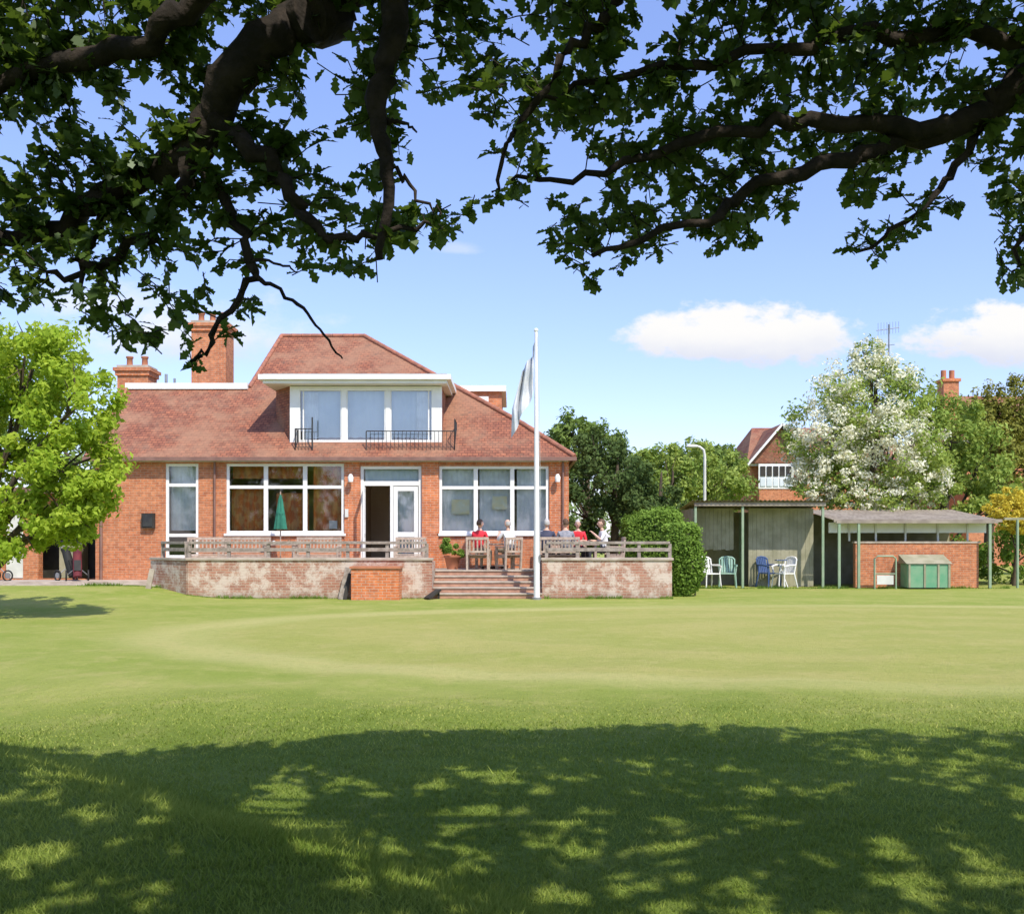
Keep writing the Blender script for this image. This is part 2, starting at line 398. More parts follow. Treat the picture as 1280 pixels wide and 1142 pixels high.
hl = [LB(1080, 500, 38, 66, 54), LB(1035, 550, 37.6, 56, 54), LB(1110, 560, 37.6, 70, 56), LB(1035, 602, 37.5, 48, 40), LB(1085, 452, 38, 22, 28), LB(1150, 600, 37.8, 45, 40), LB(1090, 620, 37.5, 60, 28), LB(1130, 500, 38, 40, 40)]
tree('hawthorn_tree', (13.9, 38), hl, 20000, .08, L_light, 25, .2, puffs=40)
leaf_cloud('blossom', [(l[0] - .1, l[1] - .25, l[2] + .12, l[3] * 1.02, l[4], l[5]) for l in hl[:7]], 26000, .07, L_white, bpy.data.objects['hawthorn_tree'], 25, 80, pr=.17)
tree('field_maple_tree', (17.5, 40), [LB(1190, 545, 40, 48, 50), LB(1225, 580, 40, 42, 48), LB(1190, 610, 39.5, 50, 38), LB(1160, 520, 40.5, 30, 30), LB(1250, 620, 39.5, 40, 30)], 15000, .095, L_light, 26, .2)
tree('cypress_tree', (20.8, 43), [LB(1222, 520, 43, 24, 40), LB(1215, 560, 43, 28, 44), LB(1250, 535, 42.5, 26, 48), LB(1278, 510, 42.5, 26, 48), LB(1270, 570, 42, 36, 50), LB(1300, 540, 43, 30, 60)], 20000, .085, L_conif, 27, .2)
tree('cypress_tree.001', (24.5, 44), [LB(1330, 560, 44, 50, 80), LB(1400, 590, 44, 60, 70)], 7000, .1, L_dark, 28, .2)
tree('golden_shrub_tree', (17.6, 34.5), [LB(1262, 632, 34.5, 26, 22), LB(1288, 640, 34.5, 24, 24), LB(1272, 655, 34.2, 22, 12)], 6000, .06, L_yellow, 29, .06)
tree('elder_bush', (18.3, 36), [LB(1260, 690, 36, 40, 40), LB(1310, 680, 36, 50, 50), LB(1200, 700, 38, 40, 30)], 7000, .08, L_hedge, 30, .08)
tree('birch_tree', (-16, 40), [LB(30, 500, 42, 70, 80), LB(-70, 560, 42, 90, 90), LB(90, 580, 42, 60, 60)], 9000, .13, L_mid, 31, .2)
rr = random.Random(5); lob = []
for i in range(75):
    x = -75 + i * 2.3 + rr.uniform(-1, 1); y = 74 + rr.uniform(-5, 12); h = rr.uniform(6.2, 8.4)
    lob.append((x, y, h * .5, rr.uniform(2.4, 3.8), 3, h * .5))
leaf_cloud('distant_trees', lob, 50000, .22, L_hill, None, 41, 22)
lob = []
for i in range(26):
    a = rr.uniform(3.3, 6.1); d = rr.uniform(38, 50); h = rr.uniform(7, 12)
    lob.append((math.cos(a) * d, math.sin(a) * d, h * .5, 4.5, 4.5, h * .5))
leaf_cloud('distant_trees.001', lob, 14000, .4, L_mid, None, 42, 22)

def hedge(name, x0, x1, y0, y1, h, n, mt, seed):
    rg = np.random.default_rng(seed)
    e = empty(name, ((x0 + x1) / 2, (y0 + y1) / 2, 0))
    k = n; q = rg.random((k, 3)) ; ax = rg.integers(0, 5, k)
    q[ax == 0, 0] = 0; q[ax == 1, 0] = 1; q[ax == 2, 1] = 0; q[ax == 3, 2] = 1; q[ax == 4, 1] = 0
    P = q * np.array([x1 - x0, y1 - y0, h]) + np.array([x0, y0, 0])
    c = np.array([(x0 + x1) / 2, (y0 + y1) / 2, h * .55]); d = (P - c)
    rn = np.abs(d / np.array([(x1 - x0) / 2, (y1 - y0) / 2, h * .5])); sph = np.linalg.norm(rn, axis=1)
    P = c + d * (1 - .32 * np.clip(sph - 1, 0, 1))[:, None]
    bump = np.sin(P[:, 0] * 6 + seed) * np.sin(P[:, 2] * 5.2) * .08 + np.sin(P[:, 1] * 9) * .04 + np.sin(P[:, 0] * 2.7 + 1) * .1
    P = P + d / np.linalg.norm(d, axis=1)[:, None] * (bump + rg.normal(0, .07, k))[:, None]
    P[:, 2] = np.maximum(P[:, 2], .02)
    nr, a, b = rnd_frames(rg, k, d / np.linalg.norm(d, axis=1)[:, None] + np.array([0, 0, .3]), 1.0)
    sz = .045 * rg.uniform(.6, 1.3, k)[:, None]
    fast_mesh('leaves', np.stack([P - a * sz, P - b * sz * .6, P + a * sz, P + b * sz * .6], 1), 4, mt, e)
    mb = MB(); mb.box(x0 + .25, x1 - .25, y0 + .25, y1 - .25, 0, h - .4, L_dark); mb.obj('twiggy_core', e)
    for i in range(5):
        xx = x0 + (i + .5) / 5 * (x1 - x0); mb = MB(); mb.tube([(xx, (y0 + y1) / 2, 0), (xx, (y0 + y1) / 2, h * .6)], .03, 'bark2', 6); mb.obj('stem_%d' % i, e)
hedge('clipped_hedge', 3.45, 5.3, 30.2, 31.6, 2.45, 15000, L_hedge, 3)
hedge('clipped_hedge.001', 4.45, 5.4, 28.0, 29.0, 1.95, 9000, L_hedge, 4)

# ------------------------------------------------------------------ the oak the camera stands under
def oak():
    e = empty('oak_tree', (3.6, -3.6, 0))
    rg = random.Random(12)
    mb = MB()
    def limb(pts, r0, r1, n=10, wob=.03):
        P = [Vector(p) for p in pts]; out = []
        for i in range(len(P) - 1):
            p0 = P[max(i - 1, 0)]; p1 = P[i]; p2 = P[i + 1]; p3 = P[min(i + 2, len(P) - 1)]
            for k in range(6):
                t = k / 6
                q = .5 * ((2 * p1) + (p2 - p0) * t + (2 * p0 - 5 * p1 + 4 * p2 - p3) * t * t + (3 * p1 - p0 - 3 * p2 + p3) * t ** 3)
                out.append(q + Vector((rg.uniform(-wob, wob), rg.uniform(-wob, wob), rg.uniform(-wob, wob))))
        out.append(P[-1]); m = len(out)
        rad = [(r0 + (r1 - r0) * i / (m - 1)) * rg.uniform(.9, 1.12) for i in range(m)]
        mb.tube(out, rad, 'bark', n)
        return out
    S = lambda px, py, y: Vector(SC(px, py, y - .3))
    crotch = Vector((3.5, -3.4, 3.6))
    limb([(3.6, -3.6, -.2), (3.55, -3.55, 1.6), crotch], .62, .45, 16, .02)
    limb([crotch, (5.0, -5, 6), (6, -6, 8.5)], .35, .12, 10)
    limb([crotch, (2.2, -5, 6.5), (1, -6.5, 9)], .3, .1, 10)
    nodes = []
    limb([crotch, (1.6, -1.0, 5.2), (0.3, 2.2, 5.4), S(440, -60, 4.8), S(385, 20, 4.8)], .34, .11)
    nodes += limb([S(385, 20, 4.8), S(300, 90, 4.8), S(245, 185, 4.9), S(150, 235, 5.0), S(60, 285, 5.1), S(-60, 310, 5.2)], .105, .033)
    nodes += limb([S(500, -50, 4.7), S(490, 50, 4.7), S(470, 140, 4.7), S(484, 215, 4.7), S(475, 325, 4.75)], .072, .016, 8, .012)
    limb([(0.3, 2.2, 5.4), S(500, -50, 4.7)], .12, .073)
    nodes += limb([S(300, -60, 4.6), S(200, 40, 4.7), S(80, 75, 4.8), S(-40, 120, 4.9)], .065, .033)
    limb([(0.3, 2.2, 5.4), S(300, -60, 4.6)], .11, .065)
    nodes += limb([S(245, 185, 4.9), S(200, 280, 4.9), S(120, 330, 5.0), S(60, 350, 5.0)], .048, .01, 7)
    nodes += limb([S(160, 232, 5.0), S(110, 300, 5.0), S(95, 360, 5.0)], .03, .008, 6)
    nodes += limb([S(270, 140, 4.85), S(330, 200, 4.8), S(380, 262, 4.8), S(440, 300, 4.8), S(540, 280, 4.8)], .05, .008, 7)
    nodes += limb([S(240, 200, 4.9), S(290, 270, 4.9), S(320, 345, 4.9), S(260, 430, 4.9), S(245, 450, 4.9)], .033, .006, 6)
    nodes += limb([S(480, 200, 4.7), S(520, 240, 4.7), S(550, 270, 4.7)], .012, .004, 6)
    limb([S(320, 345, 4.9), S(365, 375, 4.9), S(400, 412, 4.9), S(428, 448, 4.9)], .012, .004, 5, .012)
    limb([S(310, 325, 4.9), S(350, 330, 4.9), S(372, 340, 4.9)], .010, .003, 5, .01)
    limb([S(482, 150, 4.7), S(505, 155, 4.7), S(520, 165, 4.7)], .014, .004, 5, .01)
    limb([crotch, (4.6, -.8, 5.2), (4.6, 2.6, 5.0), S(1420, -30, 5.2)], .3, .11)
    nodes += limb([S(1420, -30, 5.2), S(1310, 80, 5.2), S(1200, 152, 5.2), S(1080, 192, 5.2), S(960, 225, 5.1), S(880, 275, 5.1), S(740, 320, 5.1)], .08, .01, 9)
    nodes += limb([S(1180, 160, 5.2), S(1040, 150, 5.1), S(900, 170, 5.0), S(760, 215, 5.0), S(640, 225, 5.0)], .05, .008, 8)
    nodes += limb([S(1330, 60, 5.2), S(1150, 40, 5.1), S(980, 60, 5.0), S(820, 90, 4.9), S(680, 120, 4.9)], .05, .01, 8)
    nodes += limb([S(1240, 120, 5.2), S(1200, 200, 5.2), S(1140, 270, 5.2), S(1070, 315, 5.2)], .03, .006, 6)
    nodes += limb([S(1320, 130, 5.2), S(1290, 240, 5.2), S(1265, 340, 5.2)], .035, .008, 6)
    nodes += limb([S(800, -60, 4.8), S(760, 20, 4.8), S(700, 80, 4.8), S(640, 160, 4.8), S(615, 240, 4.8)], .035, .006, 7)
    over = []
    for i in range(44):
        st = rg.choice([Vector((1.6, -1, 5.2)), Vector((.3, 2.2, 5.4)), crotch, Vector((4.6, -.8, 5.2)), Vector((4.6, 2.6, 5.0))])
        en = Vector((rg.uniform(-8, 11), rg.uniform(-6, 3.0), rg.uniform(5.2, 7.0)))
        over += limb([st, st.lerp(en, .5) + Vector((0, 0, .5)), en], .05, .015, 6, .05)
    bot = [(-250, 420), (0, 402), (60, 388), (95, 384), (120, 430), (150, 446), (185, 436), (205, 405), (225, 460), (250, 482), (290, 466), (312, 415), (330, 345), (355, 325),
           (400, 340), (440, 352), (470, 340), (500, 310), (530, 315), (560, 298), (580, 280), (590, 130), (596, 160), (603, 262), (640, 266), (665, 250), (682, 225), (690, 362), (730, 362),
           (775, 355), (810, 340), (850, 295), (890, 320), (935, 322), (965, 295), (1000, 250), (1040, 240), (1050, 325), (1100, 332), (1140, 300), (1165, 270), (1185, 295), (1215, 245), (1235, 265), (1245, 358), (1290, 365), (1500, 390)]
    bx = np.array([b[0] for b in bot]); by = np.array([b[1] for b in bot])
    holes = [(558, 200, 38, 64), (412, 105, 26, 50), (522, 130, 20, 42), (713, 212, 32, 28), (628, 180, 14, 16), (1030, 268, 32, 26), (1110, 268, 28, 12), (440, 200, 16, 22), (90, 335, 28, 13), (175, 360, 20, 16), (300, 305, 18, 14),
             (232, 350, 16, 18), (300, 35, 26, 14), (355, 28, 16, 12), (830, 25, 18, 9), (30, 165, 11, 8), (340, 245, 18, 10), (1190, 225, 24, 16), (795, 155, 16, 8), (990, 20, 14, 7), (655, 60, 11, 14), (548, 60, 14, 26), (180, 130, 12, 8), (60, 250, 14, 8), (430, 25, 14, 20),
             (920, 255, 18, 10), (1240, 300, 16, 24), (266, 405, 24, 24), (205, 310, 14, 8), (385, 200, 12, 10), (1160, 90, 12, 8), (880, 120, 12, 8), (350, 130, 10, 14)]
    lx = [-9, -5, -4, -3.2, -2.4, -1.2, 1, 4, 9]; ly = [7.9, 7.6, 7.4, 7.0, 7.1, 8.1, 8.5, 8.3, 8.4]
    sprays = []
    nodesA = np.array([tuple(v) for v in nodes])
    tries = 0
    while len(sprays) < 2750 and tries < 90000:
        tries += 1
        px = rg.uniform(-240, 1480); py = rg.uniform(-160, 480)
        edge = np.interp(px, bx, by) - py
        if edge < 8: continue
        bad = False
        for hx, hy, hrx, hry in holes:
            if ((px - hx) / (hrx + 8)) ** 2 + ((py - hy) / (hry + 8)) ** 2 < 1: bad = True; break
        if bad: continue
        nz = math.sin(px * .031 + 2 * math.sin(py * .021)) * math.sin(py * .043 + 1.7 * math.sin(px * .017))
        if nz < -.5 and rg.random() < .75: continue
        if edge < 60 and rg.random() < .25: continue
        v = (CY - py) / F
        yc = 5.2
        for _ in range(2):
            sx = (px - CX) / F * yc - .39 * (EYE + v * yc)
            yc = (float(np.interp(sx, lx, ly)) - 1.09) / (1 + .68 * v)
        ymax = max(4.75, min(5.8, yc + .1))
        sprays.append(Vector(SC(px, py, rg.uniform(max(4.45, ymax - 1.0), ymax))))
    V = []
    half = [(0, 0), (.06, .14), (.2, .24), (.13, .36), (.29, .50), (.18, .60), (.28, .76), (.13, .86), (0, 1)]
    outl = np.array(half + [(-a, b) for a, b in reversed(half[1:-1])])
    def spray(p, anchor, lsz, nl, tw=1.0):
        d = (p - anchor)
        if d.length > .26:
            jit = Vector((rg.gauss(0, .35), rg.gauss(0, .35), rg.gauss(0, .3)))
            anchor = p - (d.normalized() + jit).normalized() * rg.uniform(.12, .26); d = p - anchor
        mid = anchor.lerp(p, .5) + Vector((rg.uniform(-.03, .03), rg.uniform(-.03, .03), rg.uniform(-.02, .04)))
        mb.tube([anchor, mid, p], [.0035 * tw, .0035 * tw, .002 * tw], 'bark', 3)
        dn = d.normalized()
        for k in range(nl):
            t = rg.uniform(-.5, 1.08)
            q = mid.lerp(p, t) if t > 0 else mid.lerp(anchor, -t * 1.6)
            dr = (dn * rg.uniform(.1, 1) + Vector((rg.gauss(0, .7), rg.gauss(0, .7), rg.gauss(-.12, .5)))).normalized()
            up = Vector((rg.gauss(0, .55), rg.gauss(0, .55), 1)).normalized()
            sd = dr.cross(up).normalized(); nn = sd.cross(dr)
            L = lsz * rg.uniform(.55, 1.25); c = rg.uniform(-.12, .3)
            o = np.array(q); dv = np.array(dr); sv = np.array(sd); nv = np.array(nn)
            V.append(o + L * (outl[:, 1:2] * dv + outl[:, 0:1] * sv * rg.uniform(.8, 1.25) - (outl[:, 1:2] ** 2) * c * nv + np.abs(outl[:, 0:1]) * .3 * nv))
    for p in sprays:
        dd = np.linalg.norm(nodesA - np.array(p), axis=1); j = int(np.argmin(dd))
        spray(p, Vector(nodesA[j]), .078, rg.randint(11, 15))
    ov = np.array([tuple(v) for v in over])
    cnt = 0
    for i in range(16000):
        if cnt > 5600: break
        p = Vector((rg.uniform(-8.5, 11), rg.uniform(-5, 4.4), rg.uniform(4.9, 6.8)))
        q = math.sin(p.x * 1.25 + 1.3 * math.sin(p.y * .9)) * math.sin(p.y * 1.7 + 1.1 * math.sin(p.x * .8))
        if q < -.86: continue
        if p.z < EYE + .62 * p.y + .4: continue
        if p.y + .68 * p.z > float(np.interp(p.x - .39 * p.z, lx, ly)) - .05: continue
        sx = p.x - .39 * p.z; sy = p.y + .68 * p.z
        s_ = (sx + 4.0) * -.64 + (sy - 7.7) * -.768
        if abs(s_ - .40) < .15 and -4.5 < sx < -.2 and rg.random() < .95: continue
        j = int(np.argmin(np.linalg.norm(ov - np.array(p), axis=1)))
        spray(p, Vector(ov[j]), .19, 9, 1.6); cnt += 1
    mb.obj('trunk_and_branches', e)
    m = leafmat('oak_leaf', (.032, .066, .011), (.082, .14, .024), .38, .05, tcol=(.22, .34, .035), big=1.5)
    fast_mesh('oak_leaves', np.array(V), len(outl), m, e)
oak()

# ------------------------------------------------------------------ club house
def wall_xz(mb, x0, x1, z0, z1, ya, yb, ops, mt):
    xs = sorted({x0, x1, *[o[0] for o in ops], *[o[1] for o in ops]}); zs = sorted({z0, z1, *[o[2] for o in ops], *[o[3] for o in ops]})
    def solid(i, j):
        if i < 0 or j < 0 or i >= len(xs) - 1 or j >= len(zs) - 1: return False
        cx = (xs[i] + xs[i + 1]) / 2; cz = (zs[j] + zs[j + 1]) / 2
        return not any(o[0] < cx < o[1] and o[2] < cz < o[3] for o in ops)
    for i in range(len(xs) - 1):
        for j in range(len(zs) - 1):
            if not solid(i, j): continue
            a, b, c, d = xs[i], xs[i + 1], zs[j], zs[j + 1]
            mb.poly([(a, ya, c), (b, ya, c), (b, ya, d), (a, ya, d)], mt)
            mb.poly([(a, yb, c), (a, yb, d), (b, yb, d), (b, yb, c)], mt)
            if not solid(i - 1, j): mb.poly([(a, ya, c), (a, ya, d), (a, yb, d), (a, yb, c)], mt)
            if not solid(i + 1, j): mb.poly([(b, ya, c), (b, yb, c), (b, yb, d), (b, ya, d)], mt)
            if not solid(i, j - 1): mb.poly([(a, ya, c), (a, yb, c), (b, yb, c), (b, ya, c)], mt)
            if not solid(i, j + 1): mb.poly([(a, ya, d), (b, ya, d), (b, yb, d), (a, yb, d)], mt)
def window(name, par, x0, x1, z0, z1, y, cols, rows, fw=.085, glass='glass', xs=None, sill=True, bar=.065):
    mb = MB(); d0, d1 = y + .02, y + .11
    mb.box(x0, x0 + fw, d0, d1, z0, z1, 'white'); mb.box(x1 - fw, x1, d0, d1, z0, z1, 'white')
    mb.box(x0 + fw, x1 - fw, d0 + .003, d1, z1 - fw, z1, 'white'); mb.box(x0 + fw, x1 - fw, d0 + .003, d1, z0, z0 + fw, 'white')
    xm = xs or [x0 + (x1 - x0) * k / cols for k in range(1, cols)]
    for x in xm: mb.box(x - bar, x + bar, d0 + .006, d1 - .01, z0 + fw, z1 - fw, 'white')
    for z in rows: mb.box(x0 + fw, x1 - fw, d0 + .012, d1 - .014, z - bar * .75, z + bar * .75, 'white')
    if sill: mb.box(x0 - .06, x1 + .06, y - .07, y + .02, z0 - .07, z0 + .005, 'white')
    o = mb.obj(name, par, bevel=.006)
    g = MB(); g.poly([(x0 + fw, y + .07, z0 + fw), (x1 - fw, y + .07, z0 + fw), (x1 - fw, y + .07, z1 - fw), (x0 + fw, y + .07, z1 - fw)], glass); g.obj(name + '_glass', par)
    return o

house = empty('brick_club_house', (-5.5, 35, 0))
XL, XR = -12.7, 1.72
ops = [(-10.56, -9.56, 1.06, 3.94), (-8.71, -5.12, 1.80, 3.94), (-4.62, -2.76, .75, 3.86), (-2.22, 1.12, 1.80, 3.86)]
mb = MB(); wall_xz(mb, XL, XR, 0, 4.06, 30, 30.14, ops, 'brick'); mb.obj('front_wall', house)
mb = MB(); mb.box(XR - .3, XR - .002, 30.142, 42, 0, 4.06, 'brick'); mb.box(XL + .002, XL + .3, 30.142, 42, 0, 4.06, 'brick'); mb.box(XL + .3, XR - .3, 41.7, 41.998, 0, 4.06, 'brick')
mb.poly([(XL, 29.95, 4.06), (XL, 31.3, 5.24), (XL, 33.06, 6.64), (XL, 39, 6.64), (XL, 42, 4.06)], 'brick'); mb.obj('side_and_rear_walls', house)
mb = MB(); mb.box(XL + .3, XR - .3, 30.15, 41.7, .6, .74, 'paving'); mb.box(XL + .3, XR - .3, 30.15, 41.7, 3.96, 4.05, 'white'); mb.box(XL + .3, XR - .3, 33.5, 33.6, .74, 3.96, 'room')
mb.box(-4.9, -4.8, 30.15, 33.5, .74, 3.96, 'room'); mb.box(-2.6, -2.5, 30.15, 33.5, .74, 3.96, 'room'); mb.obj('rooms', house)
mb = MB(); mb.box(-2.74, -2.24, 29.93, 29.998, .75, 4.0, 'brick2'); mb.box(-5.1, -4.64, 29.95, 29.998, .75, 4.0, 'brick2'); mb.box(1.14, 1.73, 29.95, 29.998, .0, 4.0, 'brick2'); mb.obj('brick_piers', house)
window('hall_window', house, *(-10.56, -9.56, 1.06, 3.94), 30, 1, [1.75, 3.28])
window('lounge_window', house, *(-8.71, -5.12, 1.80, 3.94), 30, 3, [3.22])
window('bar_window', house, *(-2.22, 1.12, 1.80, 3.86), 30, 3, [3.2])
cm, nt, out = newmat('orange_pattern_curtain')
tc = N(nt, 'ShaderNodeTexCoord'); wv = N(nt, 'ShaderNodeTexWave'); nt.links.new(tc.outputs['Object'], wv.inputs['Vector']); wv.inputs['Scale'].default_value = 1.2; wv.inputs['Distortion'].default_value = 5
wv.bands_direction = 'X'
f = ramp(nt, noise(nt, tc.outputs['Object'], 4.5, 3), .42, .58)
c = mixc(nt, f, (.62, .17, .05), (.70, .34, .12)); c = mixc(nt, mth(nt, 'MULTIPLY', wv.outputs['Fac'], .4), c, (.30, .17, .10))
p = N(nt, 'ShaderNodeBsdfDiffuse'); nt.links.new(c, p.inputs[0]); nt.links.new(p.outputs[0], out.inputs[0]); M['ocurt'] = cm
def drape(name, x0, x1, z0, z1, y, mt, amp=.04, wl=.16):
    mb = MB(); n = max(4, int((x1 - x0) / .03)); vs = []; fs = []
    for i in range(n + 1):
        x = x0 + (x1 - x0) * i / n; yy = y + amp * math.sin(x * 2 * math.pi / wl) + .5 * amp * math.sin(x * 17)
        vs += [(x, yy, z0), (x, yy, z1)]
        if i: fs.append((2 * i - 2, 2 * i, 2 * i + 1, 2 * i - 1))
    mb.add(vs, fs, mt, True); mb.obj(name, house)
drape('lounge_curtain_1', -8.62, -7.6, 1.75, 3.2, 30.26, 'ocurt', .03); drape('lounge_curtain_2', -7.25, -6.25, 1.75, 3.05, 30.3, 'ocurt', .03); drape('lounge_curtain_3', -6.1, -5.2, 1.75, 3.9, 30.26, 'ocurt', .03)
drape('lounge_pelmet', -8.62, -6.3, 3.5, 3.9, 30.4, 'ocurt', .02)
drape('bar_curtain_1', -2.15, -1.05, 1.75, 3.8, 30.22, 'curtain', .012); drape('bar_curtain_2', -1.0, .05, 1.75, 3.8, 30.26, 'curtain', .012); drape('bar_curtain_3', .15, 1.05, 1.75, 3.8, 30.22, 'curtain', .012)
drape('hall_curtain', -10.5, -9.62, 1.9, 3.9, 30.26, 'curtain', .02)
mb = MB(); mb.box(-1.85, -1.3, 30.125, 30.135, 2.4, 2.85, 'paper'); mb.box(-.6, -.15, 30.125, 30.135, 2.55, 2.95, 'paper'); mb.box(-5.6, -5.35, 30.125, 30.135, 1.95, 2.2, 'whitedirty'); mb.obj('notices', house)
mb = MB(); x0, x1, z0, z1 = -4.62, -2.76, .75, 3.86
mb.box(x0, x0 + .09, 30.02, 30.14, z0, z1, 'white'); mb.box(x1 - .09, x1, 30.02, 30.14, z0, z1, 'white'); mb.box(x0 + .09, x1 - .09, 30.022, 30.14, z1 - .09, z1, 'white'); mb.box(x0 + .09, x1 - .09, 30.024, 30.14, 3.26, 3.4, 'white')
mb.box(-3.72, -3.64, 30.026, 30.14, z0, 3.26, 'white'); mb.box(-3.64, -3.64 + .02, 30.03, 30.12, z0, 3.26, 'white')
for a, b in ((-3.61, -2.87),):
    mb.box(a, a + .12, 30.04, 30.09, z0 + .02, 3.24, 'white'); mb.box(b - .12, b, 30.04, 30.09, z0 + .02, 3.24, 'white')
    for c, d in ((z0 + .02, z0 + .3), (1.7, 1.85), (3.1, 3.24)): mb.box(a + .12, b - .12, 30.042, 30.088, c, d, 'white')
mb.obox((-4.5, 30.0, .85), (-4.42, 29.3, .85), .05, .2, 'white'); mb.obox((-4.5, 30.0, 3.15), (-4.42, 29.3, 3.15), .05, .14, 'white'); mb.obox((-4.49, 29.97, .76), (-4.49, 29.97, 3.22), .05, .1, 'white'); mb.obox((-4.42, 29.33, .76), (-4.42, 29.33, 3.22), .05, .1, 'white'); mb.obox((-4.5, 30.0, 1.75), (-4.42, 29.3, 1.75), .05, .12, 'white')
mb.obj('entrance_doors', house, bevel=.006)
mb = MB(); mb.poly([(-3.49, 30.066, 1.05), (-2.99, 30.066, 1.05), (-2.99, 30.066, 3.1), (-3.49, 30.066, 3.1)], 'glassr'); mb.poly([(-4.53, 30.08, 3.4), (-2.85, 30.08, 3.4), (-2.85, 30.08, 3.77), (-4.53, 30.08, 3.77)], 'glass'); mb.obj('entrance_glass', house)
drape('door_blind', -3.55, -2.9, 1.0, 3.2, 30.3, 'blind', .01)
drape('transom_blind', -4.5, -2.86, 3.4, 3.8, 30.2, 'blind', .01)
mb = MB(); T = 'tile'
e0 = (-12.9, 29.72, 4.1); e1 = (1.9, 29.72, 4.1); bR = (.32, 31.3, 5.29); bL = (-12.9, 31.3, 5.29)
rR = (-5.41, 36, 9.05); rL = (-8.43, 36, 9.05); Lp = (-8.83, 33.06, 6.7); Lb = (-8.83, 38.94, 6.7)
mb.poly([e0, e1, bR, bL], T); mb.poly([bL, bR, rR, rL, Lp, (-12.9, 33.06, 6.7)], T)
mb.poly([Lp, rL, Lb], T)
mb.poly([e1, (1.9, 42.3, 4.1), (.32, 40.7, 5.29), bR], T); mb.poly([bR, (.32, 40.7, 5.29), rR], T)
mb.poly([(.32, 40.7, 5.29), (-12.9, 40.7, 5.29), (-12.9, 38.94, 6.7), Lb, rL, rR], T); mb.poly([(1.9, 42.3, 4.1), (-12.9, 42.3, 4.1), (-12.9, 40.7, 5.29), (.32, 40.7, 5.29)], T)
mb.poly([e0, (-12.9, 42.3, 4.1), (1.9, 42.3, 4.1), e1], 'soffit')
mb.obj('tiled_roof', house)
mb = MB()
def ridge(a, b, r=.09):
    a = Vector(a); b = Vector(b); n = max(2, int((b - a).length / .34)); d = (b - a) / n
    for k in range(n):
        mb.tube([a + d * k + Vector((0, 0, .02)), a + d * (k + .96) + Vector((0, 0, .025))], [r, r * .88], 'ridge', 8)
ridge(rL, rR); ridge(rR, bR); ridge(bR, e1); ridge(rL, Lp, .08); mb.tube([(-12.9, 29.75, 4.12), (-12.9, 31.3, 5.31), (-12.9, 33.0, 6.7)], .06, 'ridge', 6); mb.obj('ridge_and_hip_tiles', house)
mb = MB(); mb.box(-12.95, 1.95, 29.64, 29.74, 4.0, 4.11, 'gutter'); mb.box(-12.7, 1.7, 29.76, 29.99, 3.99, 4.06, 'whitedirty'); mb.box(1.86, 1.96, 29.75, 42, 4.0, 4.11, 'gutter')
mb.tube([(-12.5, 29.94, 4.0), (-12.5, 29.94, .4)], .045, 'gutter', 8); mb.tube([(-9.05, 29.94, 4.0), (-9.05, 29.94, .8)], .035, 'gutter', 8); mb.tube([(1.55, 29.9, 4.0), (1.55, 29.9, .4)], .035, 'gutter', 8); mb.obj('gutters_and_downpipes', house)
mb = MB(); mb.box(-12.95, -8.86, 32.93, 33.12, 6.66, 6.86, 'white'); mb.box(-12.95, -8.9, 33.12, 38.9, 6.705, 6.80, 'lead'); mb.obj('flat_roof_and_fascia', house)
dx0, dx1, dy = -6.87, -2.17, 30.42
mb = MB()
mb.box(dx0, dx0 + .32, dy, dy + .12, 4.5, 6.36, 'white'); mb.box(dx1 - .32, dx1, dy, dy + .12, 4.5, 6.36, 'white')
mb.box(dx0 + .32, dx1 - .32, dy + .003, dy + .12, 6.22, 6.36, 'white'); mb.box(dx0 + .32, dx1 - .32, dy + .003, dy + .12, 4.5, 4.7, 'white')
w = (dx1 - dx0 - .64) / 3
for k in (1, 2): mb.box(dx0 + .32 + k * w - .07, dx0 + .32 + k * w + .07, dy + .004, dy + .12, 4.7, 6.22, 'white')
for k in (0, 1, 2):
    xa = dx0 + .32 + k * w + .07; mb.box(xa, xa + .04, dy + .03, dy + .09, 4.7, 6.22, 'white'); mb.box(xa + w - .18, xa + w - .14, dy + .03, dy + .09, 4.7, 6.22, 'white')
mb.obj('dormer_window_frames', house, bevel=.006)
mb = MB(); mb.poly([(dx0 + .32, dy + .06, 4.7), (dx1 - .32, dy + .06, 4.7), (dx1 - .32, dy + .06, 6.22), (dx0 + .32, dy + .06, 6.22)], 'glassr'); mb.obj('dormer_glass', house)
drape('dormer_blinds', dx0 + .33, dx1 - .33, 4.55, 6.25, dy + .22, 'blind', .012, .3)
drape('dormer_curtain_1', dx0 + .35, dx0 + .85, 4.6, 6.2, dy + .17, 'curtain', .02); drape('dormer_curtain_2', dx1 - .8, dx1 - .35, 4.6, 6.2, dy + .17, 'curtain', .02)
mb = MB(); mb.box(dx0 + .02, dx1 - .02, dy + .3, 32.9, 4.7, 6.36, 'tile'); mb.box(dx1 - .1, dx1 - .003, dy + .12, dy + .4, 4.6, 6.36, 'tile')
mb.poly([(dx0, dy + .1, 4.5), (dx0, dy + .1, 6.38), (-7.55, 31.5, 6.38), (-7.55, 31.5, 5.2)], 'tile'); mb.poly([(-7.55, 31.5, 5.2), (-7.55, 31.5, 6.38), (-7.55, 32.8, 6.38)], 'tile'); mb.obj('dormer_cheeks', house)
mb = MB(); mb.box(-7.6, -1.98, 30.0, 33.0, 6.38, 6.48, 'white'); mb.box(-7.72, -1.86, 29.88, 33.1, 6.483, 6.64, 'white'); mb.box(-7.6, -1.98, 30.0, 33.05, 6.643, 6.68, 'lead'); mb.obj('dormer_cornice', house, bevel=.01)
mb = MB()
